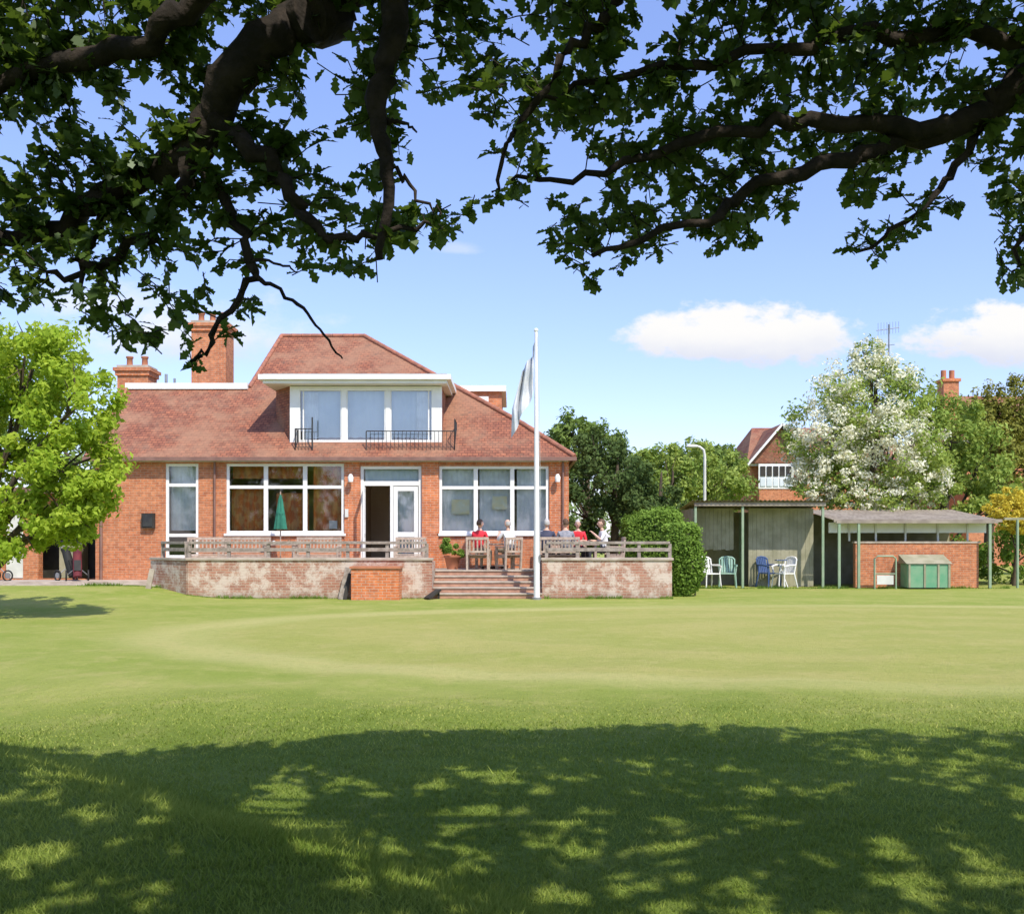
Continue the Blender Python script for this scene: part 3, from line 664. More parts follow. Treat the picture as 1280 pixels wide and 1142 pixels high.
def railing(a, b, zt, n):
    a = Vector(a); b = Vector(b)
    for k in range(n + 1):
        p = a.lerp(b, k / n); mb.tube([p, (p.x, p.y, zt)], .008 if k not in (0, n) else .018, 'iron', 5)
    mb.tube([(a.x, a.y, zt), (b.x, b.y, zt)], .016, 'iron', 6); mb.tube([(a.x, a.y, a.z + .08), (b.x, b.y, b.z + .08)], .010, 'iron', 5)
railing((-4.45, 30.05, 4.36), (-1.75, 30.05, 4.36), 4.93, 22); railing((-1.75, 30.05, 4.36), (-1.75, 31.0, 5.0), 5.3, 7); railing((-6.62, 30.05, 4.36), (-6.1, 30.05, 4.36), 5.0, 5); railing((-6.62, 30.05, 4.36), (-6.62, 30.4, 4.6), 5.0, 3)
mb.tube([(-6.1, 30.05, 4.36), (-6.1, 30.05, 5.35)], .025, 'iron', 6)
mb.obj('balcony_railing', house)
mb = MB(); mb.box(-2.3, -.35, 33.6, 37.5, 5.0, 6.66, 'brick'); mb.box(-2.45, -.2, 33.45, 37.6, 6.663, 6.86, 'white'); mb.box(-1.7, -.8, 33.56, 33.598, 6.0, 6.5, 'white'); mb.obj('side_dormer', house)
mb = MB()
def chimney(x0, x1, y0, y1, z0, z1, pots):
    mb.box(x0, x1, y0, y1, z0, z1 - .38, 'brick'); mb.box(x0 - .06, x1 + .06, y0 - .06, y1 + .06, z1 - .378, z1 - .22, 'brick2'); mb.box(x0 - .12, x1 + .12, y0 - .12, y1 + .12, z1 - .218, z1 - .1, 'brick'); mb.box(x0 - .02, x1 + .02, y0 - .02, y1 + .02, z1 - .098, z1, 'paving')
    for k in range(pots):
        x = x0 + (x1 - x0) * (k + .5) / pots; y = (y0 + y1) / 2
        mb.tube([(x, y, z1 - .02), (x, y, z1 + .05), (x, y, z1 + .3), (x, y, z1 + .32), (x, y, z1 + .38)], [.13, .11, .10, .13, .13], 'terracotta', 12)
chimney(-11.6, -10.35, 35.6, 36.6, 6.6, 9.55, 3); chimney(-14.2, -13.1, 35.4, 36.3, 4, 7.9, 2); mb.obj('chimney_stacks', house)
mb = MB()
mb.tube([(-12.3, 35, 6.8), (-12.3, 35, 7.5)], .05, 'grey', 8); mb.tube([(-12.0, 35, 6.8), (-12.0, 35, 7.35)], .04, 'grey', 8)
mb.box(-11.25, -10.87, 29.86, 29.995, 1.97, 2.42, 'dark'); mb.box(-11.2, -10.92, 29.84, 29.858, 2.02, 2.38, 'iron')
for x in (-4.88, 1.38):
    mb.tube([(x, 29.92, 3.5), (x, 29.78, 3.56)], .03, 'iron', 6); mb.tube([(x, 29.76, 3.6), (x, 29.76, 3.5), (x, 29.76, 3.36)], [.04, .09, .07], 'white', 10)
mb.box(-5.08, -4.98, 29.9, 29.948, 2.3, 2.55, 'whitedirty'); mb.obj('wall_fittings', house)

ann = empty('side_annexe', (-16, 32, 0))
mb = MB(); wall_xz(mb, -20, -12.72, .2, 3.1, 32, 32.3, [(-16.5, -15.9, .35, 2.5), (-15.4, -13.1, .35, 2.6)], 'brick'); mb.box(-20, -12.72, 33.3, 36, .2, 3.1, 'dark'); mb.box(-20, -12.72, 32.302, 33.298, 3.0, 3.1, 'dark'); mb.box(-20.2, -12.72, 31.6, 36.2, 3.105, 3.3, 'gutter'); mb.obj('walls', ann)
mb = MB(); mb.box(-16.48, -15.92, 32.06, 32.12, .37, 2.48, 'whitedirty'); mb.box(-15.0, -14.3, 32.6, 33.2, .35, 1.5, 'shedwood'); mb.box(-17.4, -16.8, 31.8, 31.998, .33, 2.2, 'whitedirty'); mb.obj('door_and_cupboard', ann)
mb = MB(); mb.box(-21, -9.2, 28.6, 29.999, .2, .40, 'paving'); mb.box(-21, -9.6, 28.2, 28.598, .2, .33, 'paving'); mb.obj('garden_path')

# ------------------------------------------------------------------ terrace
ter = empty('raised_terrace', (-2, 28.5, 0))
FL = .75
mb = MB()
mb.box(-8.9, -2.2, 27.24, 29.99, .1, FL, 'paving'); mb.box(.83, 4.39, 27.24, 29.99, .1, FL, 'paving'); mb.box(-2.2, .83, 28.2, 29.99, .1, FL, 'paving')
mb.poly([(-8.9, 27.24, FL), (-8.9, 29.99, FL), (-10.5, 29.99, FL), (-10.5, 28.6, FL)], 'paving'); mb.obj('paved_deck', ter)
mb = MB(); W = 'oldbrick'
mb.box(-8.9, -2.2, 27, 27.24, -.1, 1.04, W); mb.box(.83, 4.39, 27, 27.24, -.1, 1.04, W); mb.box(4.15, 4.388, 27.242, 29.9, -.1, 1.04, W)
mb.box(-2.44, -2.202, 27.242, 28.2, -.1, 1.0, W); mb.box(.832, 1.07, 27.242, 28.2, -.1, 1.0, W)
mb.obox((-8.86, 27.1, .47), (-10.4, 28.6, .47), .22, 1.1, W); mb.obj('retaining_walls', ter)
mb = MB(); mb.box(-8.94, -2.17, 26.96, 27.28, 1.043, 1.12, 'paving'); mb.box(.80, 4.43, 26.96, 27.28, 1.043, 1.12, 'paving'); mb.obox((-8.86, 27.1, 1.07), (-10.42, 28.62, 1.07), .28, .075, 'paving'); mb.obj('coping', ter, bevel=.012)
mb = MB()
for k in range(5):
    zt = .15 * (k + 1); mb.box(-2.198, .828, 26.94 + k * .3, 28.2 + .002 * k, zt - .15 + .001, zt - .045, 'step'); mb.box(-2.198, .828, 26.91 + k * .3, 28.2 + .002 * k, zt - .044, zt, 'paving')
mb.obj('steps', ter, bevel=.008)
mb = MB()
def wrail(a, b, n):
    a = Vector(a); b = Vector(b)
    for k in range(n + 1):
        p = a.lerp(b, k / n); mb.obox((p.x, p.y, 1.1), (p.x, p.y, 1.5), .09, .09, 'wood')
    mb.obox((a.x, a.y, 1.53), (b.x, b.y, 1.53), .14, .075, 'wood'); mb.obox((a.x, a.y - .05, 1.34), (b.x, b.y - .05, 1.34), .035, .10, 'wood')
wrail((-8.9, 27.14, 0), (-2.35, 27.14, 0), 6); wrail((.95, 27.14, 0), (4.35, 27.14, 0), 4); wrail((-9.0, 27.22, 0), (-10.0, 28.2, 0), 1)
mb.obj('timber_rail', ter, bevel=.006)
mb = MB(); mb.box(-4.3, -3.02, 26.3, 26.96, -.05, .84, 'brick2'); mb.box(-4.34, -2.98, 26.26, 26.96, .843, .9, 'terracotta'); mb.obj('brick_pier')
mb = MB(); mb.obox((-4.62, 26.6, 0), (-4.45, 26.75, .85), .16, .05, 'wood'); mb.obox((-4.5, 26.5, 0), (-4.4, 26.7, .7), .1, .04, 'dark'); mb.obj('leaning_plank')
mb = MB(); mb.obox((-2.3, 26.5, .03), (-2.0, 26.85, .25), .2, .05, 'dark'); mb.obox((-2.0, 26.85, 0), (-2.0, 26.85, .24), .05, .05, 'dark'); mb.obj('boot_scraper')
mb = MB(); mb.obox((-10.2, 27.5, .1), (-10.05, 27.5, .8), .14, .05, 'paving'); mb.obj('stone_slab')
# weeds and rough grass along the foot of the walls
rgw = np.random.default_rng(9); nW = 9000
wx = rgw.uniform(-12.5, 16.5, nW); wy = np.where(wx < -8.9, 28.15 - .0 * wx, np.where(wx < 4.4, 26.97, 32.7)) - np.abs(rgw.normal(0, .09, nW))
ok = ~((wx > -2.25) & (wx < .88)) ; wx = wx[ok]; wy = wy[ok]; nW = len(wx)
hh = rgw.uniform(.03, .14, nW) * (.4 + .6 * (np.sin(wx * 3.1) > 0)); aw = rgw.random(nW) * 6.28; zz = H(wx, wy) - .01
Vw = np.zeros((nW, 3, 3)); Vw[:, 0] = np.stack([wx - .012 * np.cos(aw), wy - .012 * np.sin(aw), zz], 1); Vw[:, 1] = np.stack([wx + .012 * np.cos(aw), wy + .012 * np.sin(aw), zz], 1)
Vw[:, 2] = np.stack([wx + rgw.normal(0, .4, nW) * hh, wy + rgw.normal(-.1, .3, nW) * hh, zz + hh], 1)
fast_mesh('grass_verge', Vw, 3, L_hedge)

# ------------------------------------------------------------------ furniture
def bench(name, x, y, z, rot, w=1.3, mt='teak'):
    mb = MB(); h = w / 2
    for sx in (-h + .03, h - .03):
        mb.obox((sx, -.22, 0), (sx, -.22, .64), .06, .06, mt); mb.obox((sx, .22, 0), (sx, .28, .92), .06, .06, mt); mb.obox((sx, -.28, .66), (sx, .26, .66), .07, .035, mt); mb.obox((sx, -.2, .38), (sx, .22, .38), .04, .07, mt); mb.obox((sx, -.2, .12), (sx, .22, .12), .04, .05, mt)
    for k in range(5): mb.box(-h, h, -.24 + k * .095, -.165 + k * .095, .42, .445, mt)
    mb.obox((-h, .28, .9), (h, .28, .9), .04, .08, mt); mb.obox((-h, .24, .52), (h, .24, .52), .04, .06, mt); mb.obox((-h, -.22, .37), (h, -.22, .37), .03, .08, mt)
    n = max(5, int(w / .1))
    for k in range(1, n): xx = -h + w * k / n; mb.obox((xx, .245, .54), (xx, .277, .87), .045, .018, mt)
    return mb.obj(name, loc=(x, y, z), rot=rot, bevel=.004)
def table(name, x, y, z, rot, w=1.2, d=.8, mt='teak'):
    mb = MB(); n = 7
    for k in range(n): mb.box(-w / 2, w / 2, -d / 2 + k * d / n, -d / 2 + (k + 1) * d / n - .012, .71, .745, mt)
    for sx in (-1, 1):
        for sy in (-1, 1): mb.box(sx * (w / 2 - .1) - .035, sx * (w / 2 - .1) + .035, sy * (d / 2 - .1) - .035, sy * (d / 2 - .1) + .035, 0, .708, mt)
        mb.box(sx * (w / 2 - .1) - .02, sx * (w / 2 - .1) + .02, -d / 2 + .1, d / 2 - .1, .62, .7, mt)
    mb.tube([(.2, .1, .745), (.2, .1, .87)], [.035, .04], 'glass', 10); mb.tube([(-.2, -.1, .745), (-.2, -.1, .84)], [.03, .04], 'plwhite', 10)
    return mb.obj(name, loc=(x, y, z), rot=rot, bevel=.004)
def plchair(name, x, y, z, rot, mt):
    mb = MB()
    for sx in (-1, 1):
        mb.tube([(sx * .25, -.24, 0), (sx * .22, -.2, .42), (sx * .25, -.22, .64)], [.02, .025, .025], mt, 8); mb.tube([(sx * .25, .3, 0), (sx * .21, .2, .42), (sx * .22, .3, .84)], [.02, .025, .02], mt, 8)
        mb.tube([(sx * .25, -.26, .62), (sx * .275, -.05, .66), (sx * .22, .25, .66)], [.02, .03, .022], mt, 8)
    mb.box(-.22, .22, -.23, .22, .40, .43, mt)
    mb.tube([(-.22, .29, .82), (-.15, .32, .88), (0, .33, .9), (.15, .32, .88), (.22, .29, .82)], .025, mt, 8)
    for k in range(5): xx = -.14 + k * .07; mb.obox((xx, .22, .44), (xx, .32, .87), .052, .014, mt)
    return mb.obj(name, loc=(x, y, z), rot=rot, scale=1.15)
bench('garden_bench', -7.7, 28.3, FL, 0, 1.4); bench('garden_bench.001', -5.6, 28.3, FL, 0, 1.3); bench('garden_bench.002', -8.9, 28.9, FL, R(20), 1.2)
table('garden_table', -6.7, 28.6, FL, 0, 1.0, .7)
bench('garden_bench.003', -.98, 28.42, FL, R(178), .66); bench('garden_bench.004', -.1, 28.62, FL, R(215), .6)
table('garden_table.001', -.5, 29.2, FL, 0, 1.3, .75)
table('garden_table.002', 1.75, 28.55, FL, 0, 1.5, .8)
bench('garden_bench.005', 1.25, 27.85, FL, R(180), 1.3); bench('garden_bench.006', 2.95, 28.45, FL, R(-90), .65); bench('garden_bench.007', 1.5, 29.3, FL, 0, 1.4)
bench('garden_bench.008', -3.0, 28.9, FL, 0, .9)
mb = MB(); mb.tube([(0, 0, 0), (0, 0, .08)], .24, 'paving', 14); mb.tube([(0, 0, 0), (0, 0, 2.3)], .018, 'teak', 8)
vs = []; fs = []; nn = 16
prof = [(2.2, .02), (2.05, .06), (1.8, .09), (1.5, .13), (1.25, .16), (1.18, .17)]
for z, r in prof:
    for k in range(nn): rr_ = r * (1 + .28 * (k % 2) - .1); vs.append((rr_ * math.cos(6.283 * k / nn), rr_ * math.sin(6.283 * k / nn), z))
for j in range(len(prof) - 1):
    for k in range(nn): fs.append((j * nn + k, j * nn + (k + 1) % nn, (j + 1) * nn + (k + 1) % nn, (j + 1) * nn + k))
mb.add(vs, fs, 'parasol'); mb.tube([(0, 0, 1.62), (0, 0, 1.68)], .13, 'parasol', 10); mb.obj('closed_parasol', loc=(-6.87, 29.2, FL))
pp = empty('potted_plant', (-1.75, 28.9, FL))
mb = MB(); mb.tube([(-1.75, 28.9, FL), (-1.75, 28.9, FL + .33), (-1.75, 28.9, FL + .34), (-1.75, 28.9, FL + .4)], [.16, .23, .26, .26], 'terracotta', 14); mb.obj('pot', pp)
leaf_cloud('shrub', [(-1.75, 28.9, 1.4, .38, .34, .32)], 1500, .045, L_hedge, pp, 5, 14)

fp = empty('flagpole', (.67, 26.6, 0))
mb = MB(); mb.tube([(.67, 26.6, -.1), (.67, 26.6, 2.4), (.66, 26.6, 5), (.65, 26.6, 7.22)], [.085, .075, .06, .042], 'pole', 14); mb.ell((.65, 26.6, 7.27), (.06, .06, .06), 'pole')
mb.tube([(.67, 26.6, 0), (.67, 26.6, .06)], .13, 'grey', 14); mb.tube([(.72, 26.53, 7.15), (.76, 26.52, 3), (.75, 26.52, 1.1)], .006, 'whitedirty', 4); mb.box(.73, .77, 26.5, 26.54, 1.05, 1.2, 'grey'); mb.obj('pole', fp)
mb = MB(); vs = []; fs = []; nu, nv = 48, 30
for i in range(nu + 1):
    u = i / nu
    for j in range(nv + 1):
        v = j / nv
        x = .61 - u * (.06 + .56 * min(1, (v * .8 + u * .55))) - .03 * math.sin(11 * u + 2 * v)
        z = 6.95 - 1.3 * v - 1.35 * u * (.6 + .35 * v)
        y = 26.6 + .12 * math.sin(u * 17 + v * 2.5) * (.3 + u) + .03 * math.sin(v * 9 + u * 5)
        vs.append((x, y, z))
for i in range(nu):
    for j in range(nv): a = i * (nv + 1) + j; fs.append((a, a + 1, a + nv + 2, a + nv + 1))
mb.add(vs, fs, 'flag', True); mb.obj('flag', fp)

# ------------------------------------------------------------------ shelters on the right
sh = empty('open_shelter', (8.4, 34, 0))
mb = MB()
for x in (6.15, 7.73, 10.42): mb.box(x - .04, x + .04, 32.95, 33.03, 0, 2.74, 'greenpost')
for x in (6.15, 8.2, 10.42): mb.box(x - .04, x + .04, 35.3, 35.39, 0, 2.6, 'greenpost')
mb.box(6.1, 10.5, 32.9, 33.0, 2.742, 2.86, 'shedroof'); mb.obj('posts', sh, bevel=.006)
mb = MB()
for k in range(31):
    x = 6.15 + k * .14; mb.box(x, x + .137, 35.4 + (k % 2) * .004, 35.43, 0, 2.6, 'shedwood')
for k in range(17):
    y = 33.1 + k * .14; mb.box(6.08 + (k % 2) * .006, 6.11, y, y + .137, 0, 2.66, 'shedwood')
for k in range(11): mb.box(6.12 + k * .14, 6.255 + k * .14, 34.0 + (k % 2) * .005, 34.04, 1.25 + .02 * (k % 3), 2.7, 'shedwood')
for k in range(16): mb.box(8.15 + k * .14, 8.285 + k * .14, 33.9 + (k % 2) * .005, 33.94, .02 * (k % 2), 2.7, 'shedwood')
mb.obj('board_walls', sh)
mb = MB(); n = 60
def corrug(x0, x1, ya, za, yb, zb, amp=.02):
    vs = []; fs = []; n = int((x1 - x0) / .035)
    for i in range(n + 1):
        x = x0 + (x1 - x0) * i / n; dz = amp * math.sin(x * 2 * math.pi / .15); vs += [(x, ya, za + dz), (x, yb, zb + dz)]
        if i: fs.append((2 * i - 2, 2 * i, 2 * i + 1, 2 * i - 1))
    mb.add(vs, fs, 'shedroof', True)
corrug(6.0, 10.62, 32.8, 2.93, 35.6, 2.70); mb.obj('corrugated_roof', sh)
sb = empty('machinery_shed', (13.4, 34.5, 0))
mb = MB()
for x in (10.85, 11.5, 15.85): mb.box(x - .04, x + .04, 32.6, 32.68, 0, 2.16, 'greenpost')
mb.box(10.75, 16.1, 32.58, 32.66, 2.162, 2.24, 'shedroof'); mb.obj('posts', sb)
mb = MB(); mb.box(11.52, 15.65, 33.0, 33.22, 0, 1.5, 'brick'); mb.box(15.43, 15.648, 33.222, 36, 0, 1.5, 'brick'); mb.box(11.48, 15.7, 32.97, 33.25, 1.503, 1.56, 'paving'); mb.box(10.7, 16.0, 36, 36.2, 0, 2.55, 'shedwood'); mb.obj('brick_walls', sb)
mb = MB(); mb.box(10.72, 16.05, 33.3, 33.34, 1.85, 2.2, 'white')
for x in (11.4, 12.3, 13.3, 14.4, 15.4): mb.box(x - .03, x + .03, 33.25, 33.298, 1.57, 2.25, 'whitedirty')
mb.obj('white_boards', sb)
mb = MB(); corrug(10.7, 16.3, 32.75, 2.26, 36.4, 2.72); mb.box(10.7, 16.3, 32.70, 32.748, 2.2, 2.30, 'shedroof'); mb.obj('corrugated_roof', sb)
mb = MB(); mb.box(12.95, 14.35, 32.2, 32.8, .05, .82, 'greenboard'); mb.add([(12.9, 32.15, .83), (14.4, 32.15, .83), (14.4, 32.85, 1.12), (12.9, 32.85, 1.12), (12.9, 32.85, .83), (14.4, 32.85, .83)], [(0, 1, 2, 3), (0, 3, 4), (1, 5, 2), (3, 2, 5, 4), (0, 4, 5, 1)], 'shedwood')
for x in (13.0, 13.5, 13.95, 14.3): mb.box(x - .03, x + .03, 32.17, 32.199, .05, .82, 'shedwood')
mb.obj('green_storage_chest')
mb = MB(); mb.tube([(11.9, 32.3, .0), (11.9, 32.3, 1.0), (12.0, 32.3, 1.08), (12.5, 32.3, 1.08), (12.6, 32.3, 1.0), (12.6, 32.3, 0)], .03, 'greenpost', 8); mb.tube([(11.9, 32.3, .5), (12.6, 32.3, .5)], .02, 'greenpost', 6); mb.box(11.98, 12.52, 32.29, 32.31, .15, .45, 'whitedirty'); mb.obj('tubular_hurdle')
mb = MB(); mb.tube([(16.95, 33, 0), (16.95, 33, 2.3)], .045, 'greenpost', 8); mb.box(16.5, 17.5, 32.96, 33.04, 2.28, 2.36, 'shedwood'); mb.obj('timber_post')
plchair('plastic_chair', 6.65, 33.15, 0, R(20), 'plwhite'); plchair('plastic_chair.001', 7.3, 33.35, 0, R(-10), 'plgreen'); plchair('plastic_chair.002', 8.75, 33.5, 0, R(30), 'plblue'); plchair('plastic_chair.003', 9.2, 33.3, 0, R(-60), 'plwhite')
mb = MB()
mb.tube([(8.95, 33.0, .02), (9.0, 33.1, .5), (9.1, 33.0, .95)], .02, 'plwhite', 6); mb.tube([(9.25, 33.0, .02), (9.1, 33.1, .5), (8.9, 33.0, .95)], .02, 'plwhite', 6); mb.obox((8.85, 33.02, .93), (9.2, 33.02, .93), .3, .03, 'plblue'); mb.obj('folding_stool')

# ------------------------------------------------------------------ distant houses, lamp, aerial
def dist_house(name, x0, x1, y0, y1, ze, zr):
    e = empty(name, ((x0 + x1) / 2, (y0 + y1) / 2, 0)); mb = MB()
    ym = (y0 + y1) / 2
    mb.box(x0, x1, y0, y1, -.1, ze, 'brick'); mb.obj('walls', e)
    mb = MB(); a = .4
    mb.poly([(x0 - a, y0 - a, ze - .2), (x1 + a, y0 - a, ze - .2), (x1, ym, zr), (x0 + 1.0, ym, zr)], 'tile'); mb.poly([(x0 - a, y0 - a, ze - .2), (x0 + 1.0, ym, zr), (x0 - a, y1 + a, ze - .2)], 'tile'); mb.poly([(x0 - a, y1 + a, ze - .2), (x0 + 1, ym, zr), (x1, ym, zr), (x1 + a, y1 + a, ze - .2)], 'tile')
    mb.box(x0 - a, x1 + a, y0 - a - .02, y0 - a + .08, ze - .3, ze - .16, 'white')
    mb.obj('roof', e)
    return e
h1 = dist_house('semi_detached_house', 14.6, 24, 60, 68, 6.4, 8.9)
mb = MB(); mb.box(14.9, 16.9, 59.3, 59.99, 1, 5.0, 'brick'); mb.box(14.85, 16.95, 59.25, 59.298, 4.7, 6.2, 'white')
for k in range(5): mb.box(14.95 + k * .39, 15.25 + k * .39, 59.2, 59.248, 4.85, 5.35, 'blind'); mb.box(14.95 + k * .39, 15.25 + k * .39, 59.2, 59.248, 5.45, 6.05, 'dark')
mb.obj('bay_window', h1)
mb = MB(); mb.add([(14.4, 59.3, 6.25), (18.0, 59.3, 6.25), (16.2, 59.3, 8.4)], [(0, 1, 2)], 'tile'); mb.add([(14.1, 58.9, 6.1), (16.2, 58.9, 8.6), (16.2, 64, 8.6), (14.1, 62, 6.1)], [(0, 1, 2, 3)], 'tile'); mb.add([(18.3, 58.9, 6.1), (16.2, 58.9, 8.6), (16.2, 64, 8.6), (18.3, 62, 6.1)], [(0, 1, 2, 3)], 'tile')
mb.obox((14.1, 58.88, 6.1), (16.2, 58.88, 8.57), .06, .12, 'white'); mb.obox((18.3, 58.88, 6.1), (16.2, 58.88, 8.57), .06, .12, 'white'); mb.obj('gable', h1)
h2 = dist_house('brick_house', 28.6, 42, 62, 72, 8.0, 11.4)
mb = MB(); mb.box(28.3, 29.3, 64.5, 65.5, 8, 12.0, 'brick'); mb.box(28.2, 29.4, 64.4, 65.6, 12.003, 12.2, 'brick2')
for x in (28.5, 29.05): mb.tube([(x, 65, 12.1), (x, 65, 12.8)], .17, 'terracotta', 10)
mb.obj('chimney', h2)
mb = MB(); mb.tube([(9.4, 48, 0), (9.4, 48, 3), (9.4, 48, 5.7), (9.35, 48, 6.0), (9.15, 48, 6.15), (8.95, 48, 6.18)], [.1, .08, .07, .06, .06, .06], 'whitedirty', 10); mb.ell((8.8, 48, 6.18), (.32, .14, .09), 'white'); mb.obj('street_lamp')
mb = MB(); mb.tube([(18.0, 47, 0), (18.0, 47, 11.9)], .04, 'grey', 6)
mb.tube([(17.4, 47, 11.6), (18.5, 47, 11.75)], .02, 'grey', 5)
for k in range(8): x = 17.45 + k * .14; mb.tube([(x, 46.9, 11.35 + k * .02), (x, 46.9, 11.95 + k * .01)], .012, 'grey', 4)
mb.tube([(17.9, 47, 10.9), (18.2, 46.8, 10.9)], .015, 'grey', 4); mb.obj('television_aerial')

def trolley(name, x, y, z, rot, bag):
    mb = MB()
    for sx in (-.3, .3):
        vs = [(sx, .15 * math.cos(t * .449), .15 + .15 * math.sin(t * .449)) for t in range(15)]
        mb.tube(vs, .025, 'rubber', 6); mb.tube([(sx - .015, 0, .15), (sx + .015, 0, .15)], .09, 'grey', 12)
        mb.tube([(sx, 0, .15), (0, -.1, .42)], .014, 'grey', 6)
    mb.tube([(0, -.32, .1), (0, -.1, .42), (0, .3, 1.05)], .016, 'grey', 6); mb.tube([(-.09, .3, 1.05), (.09, .3, 1.05)], .02, 'rubber', 6)
    mb.tube([(0, -.3, .12), (0, -.18, .4), (0, .02, .85), (0, .06, .95)], [.12, .13, .12, .14], bag, 12); mb.obox((0, -.34, .3), (0, -.2, .6), .18, .08, 'rubber')
    rr2 = random.Random(3)
    for k in range(6):
        a = rr2.uniform(-.08, .08); b = rr2.uniform(-.05, .05); mb.tube([(a, .03 + b, .85), (a * 1.3, .12 + b, 1.12)], .008, 'grey', 4); mb.ell((a * 1.3, .12 + b, 1.15), (.035, .05, .03), 'rubber', 8, 6)
    mb.obj(name, loc=(x, y, z), rot=rot)
trolley('golf_trolley', -12.9, 29.2, .4, R(25), 'maroon'); trolley('golf_trolley.001', -15.2, 29.3, .4, R(-30), 'rubber'); trolley('golf_trolley.002', -13.4, 29.6, .4, R(60), 'rubber')

# ------------------------------------------------------------------ people
M['skin'] = varied('skin', (.66, .42, .32), (.58, .36, .26), 10, .55)
M['eye'] = varied('eye_dark', (.03, .02, .02), (.04, .03, .03), 10, .2); M['lips'] = varied('lips', (.42, .14, .12), (.38, .12, .1), 10, .5)
def person(name, x, y, z, rot, shirt, trous, hair, sleeve='skin', lean=0, armpose=0, headturn=0, bald=False):
    V = []; E = []; RAD = []; LAB = []
    def v(p, r): V.append(Vector(p)); RAD.append(r); return len(V) - 1
    def ed(a, b, l): E.append((a, b)); LAB.append(l)
    pel = v((0, .02, .55), .125); sp = v((0, .03 - lean * .3, .74), .118); ch = v((0, .02 - lean * .7, .93), .135); nb = v((0, .01 - lean, 1.06), .07); nk = v((0, -.01 - lean, 1.15), .05)
    ed(pel, sp, 'shirt'); ed(sp, ch, 'shirt'); ed(ch, nb, 'shirt'); ed(nb, nk, 'skin')
    for s in (-1, 1):
        shd = v((s * .175, .015 - lean * .8, 1.01), .062)
        ed(ch, shd, 'shirt')
        if armpose == 0 or s == -1: el = (s * .235, -.04 - lean * .6, .77); wr = (s * .13, -.27 - lean * .3, .79)
        else: el = (s * .27, -.12 - lean * .6, .80); wr = (s * .12, -.26 - lean, .98)
        el = v(el, .045); w_ = v(wr, .03); ed(shd, el, 'shirt'); ed(el, w_, sleeve)
        dr = (V[w_] - V[el]).normalized(); side = Vector((0, 0, 1)).cross(dr).normalized()
        palm = v(V[w_] + dr * .06, .026); ed(w_, palm, 'skin')
        for k in range(4):
            o = (k - 1.5) * .02; ln = (.06, .072, .068, .052)[k]
            a = v(V[palm] + side * o + dr * .04, .0095); b = v(V[a] + dr * ln * .55 - Vector((0, 0, .012)), .0085); c = v(V[b] + dr * ln * .4 - Vector((0, 0, .028)), .0075)
            ed(palm, a, 'skin'); ed(a, b, 'skin'); ed(b, c, 'skin')
        t1 = v(V[w_] + dr * .035 - side * s * .032, .0105); t2 = v(V[t1] + dr * .035 - side * s * .018, .009); ed(w_, t1, 'skin'); ed(t1, t2, 'skin')
        hp = v((s * .095, -.01, .52), .088); kn = v((s * .13, -.43, .52), .06); an = v((s * .13, -.40, .10), .04); hl = v((s * .13, -.41, .055), .042); to = v((s * .14, -.58, .04), .034)
        ed(pel, hp, 'trous'); ed(hp, kn, 'trous'); ed(kn, an, 'trous'); ed(an, hl, 'shoe'); ed(hl, to, 'shoe')
    me = bpy.data.meshes.new(name + '_sk'); me.from_pydata([tuple(p) for p in V], E, []); o = bpy.data.objects.new(name + '_sk', me); scene.collection.objects.link(o)
    o.modifiers.new('skin', 'SKIN'); sub = o.modifiers.new('sub', 'SUBSURF'); sub.levels = 1; sub.render_levels = 1
    for i, d in enumerate(me.skin_vertices[0].data): d.radius = (RAD[i], RAD[i]); d.use_root = (i == 0)
    dg = bpy.context.evaluated_depsgraph_get(); ev = o.evaluated_get(dg); me2 = ev.to_mesh()
    cm_ = {'shirt': shirt, 'skin': 'skin', 'trous': trous, 'shoe': 'rubber'}
    mb = MB(); vs = [tuple(q.co) for q in me2.vertices]; segs = [(V[a], V[b], l) for (a, b), l in zip(E, LAB)]
    mb.v += vs
    for pl in me2.polygons:
        c = pl.center; best = 1e9; lab = 'shirt'
        for a, b, l in segs:
            ab = b - a; t = max(0, min(1, (c - a).dot(ab) / ab.length_squared)); dd = (a + ab * t - c).length
            if l in ('trous',) : dd -= .01
            if dd < best: best = dd; lab = l
        mb.f.append(list(pl.vertices)); mb.m.append(mb.mi(cm_[lab])); mb.sm.append(True)
    ev.to_mesh_clear(); bpy.data.objects.remove(o)
    hb_ = MB()
    def jaw(p):
        k = 1 + .28 * min(p.z, 0); return Vector((p.x * k, p.y * (k if p.y > 0 else 1 + .1 * min(p.z, 0)), p.z))
    hb_.ell((0, 0, 0), (.076, .098, .118), 'skin', 18, 14, jaw)
    hb_.ell((0, -.1, -.012), (.012, .022, .024), 'skin', 8, 6)
    for s in (-1, 1):
        hb_.ell((s * .077, .005, -.01), (.011, .02, .03), 'skin', 8, 6); hb_.ell((s * .029, -.086, .012), (.012, .009, .008), 'eye', 8, 6); hb_.ell((s * .029, -.09, .032), (.017, .006, .004), hair, 8, 5)
    hb_.ell((0, -.09, -.052), (.024, .008, .007), 'lips', 8, 6)
    hb_.ell((0, .006, .008), (.083, .103, .122), hair, 18, 14, None, (lambda a, b, c: (b > .25 and c > -.45 and c < .45)) if bald else (lambda a, b, c: c > .48 or (b > -.1 and c > -.5)))
    ca, sa = math.cos(headturn), math.sin(headturn)
    hv = [(p[0] * ca - p[1] * sa, p[0] * sa + p[1] * ca - .02 - lean, p[2] + 1.255) for p in hb_.v]
    b0 = len(mb.v); mb.v += hv
    for f, mi_, s_ in zip(hb_.f, hb_.m, hb_.sm): mb.f.append([b0 + i for i in f]); mb.m.append(mb.mi(hb_.mats[mi_])); mb.sm.append(s_)
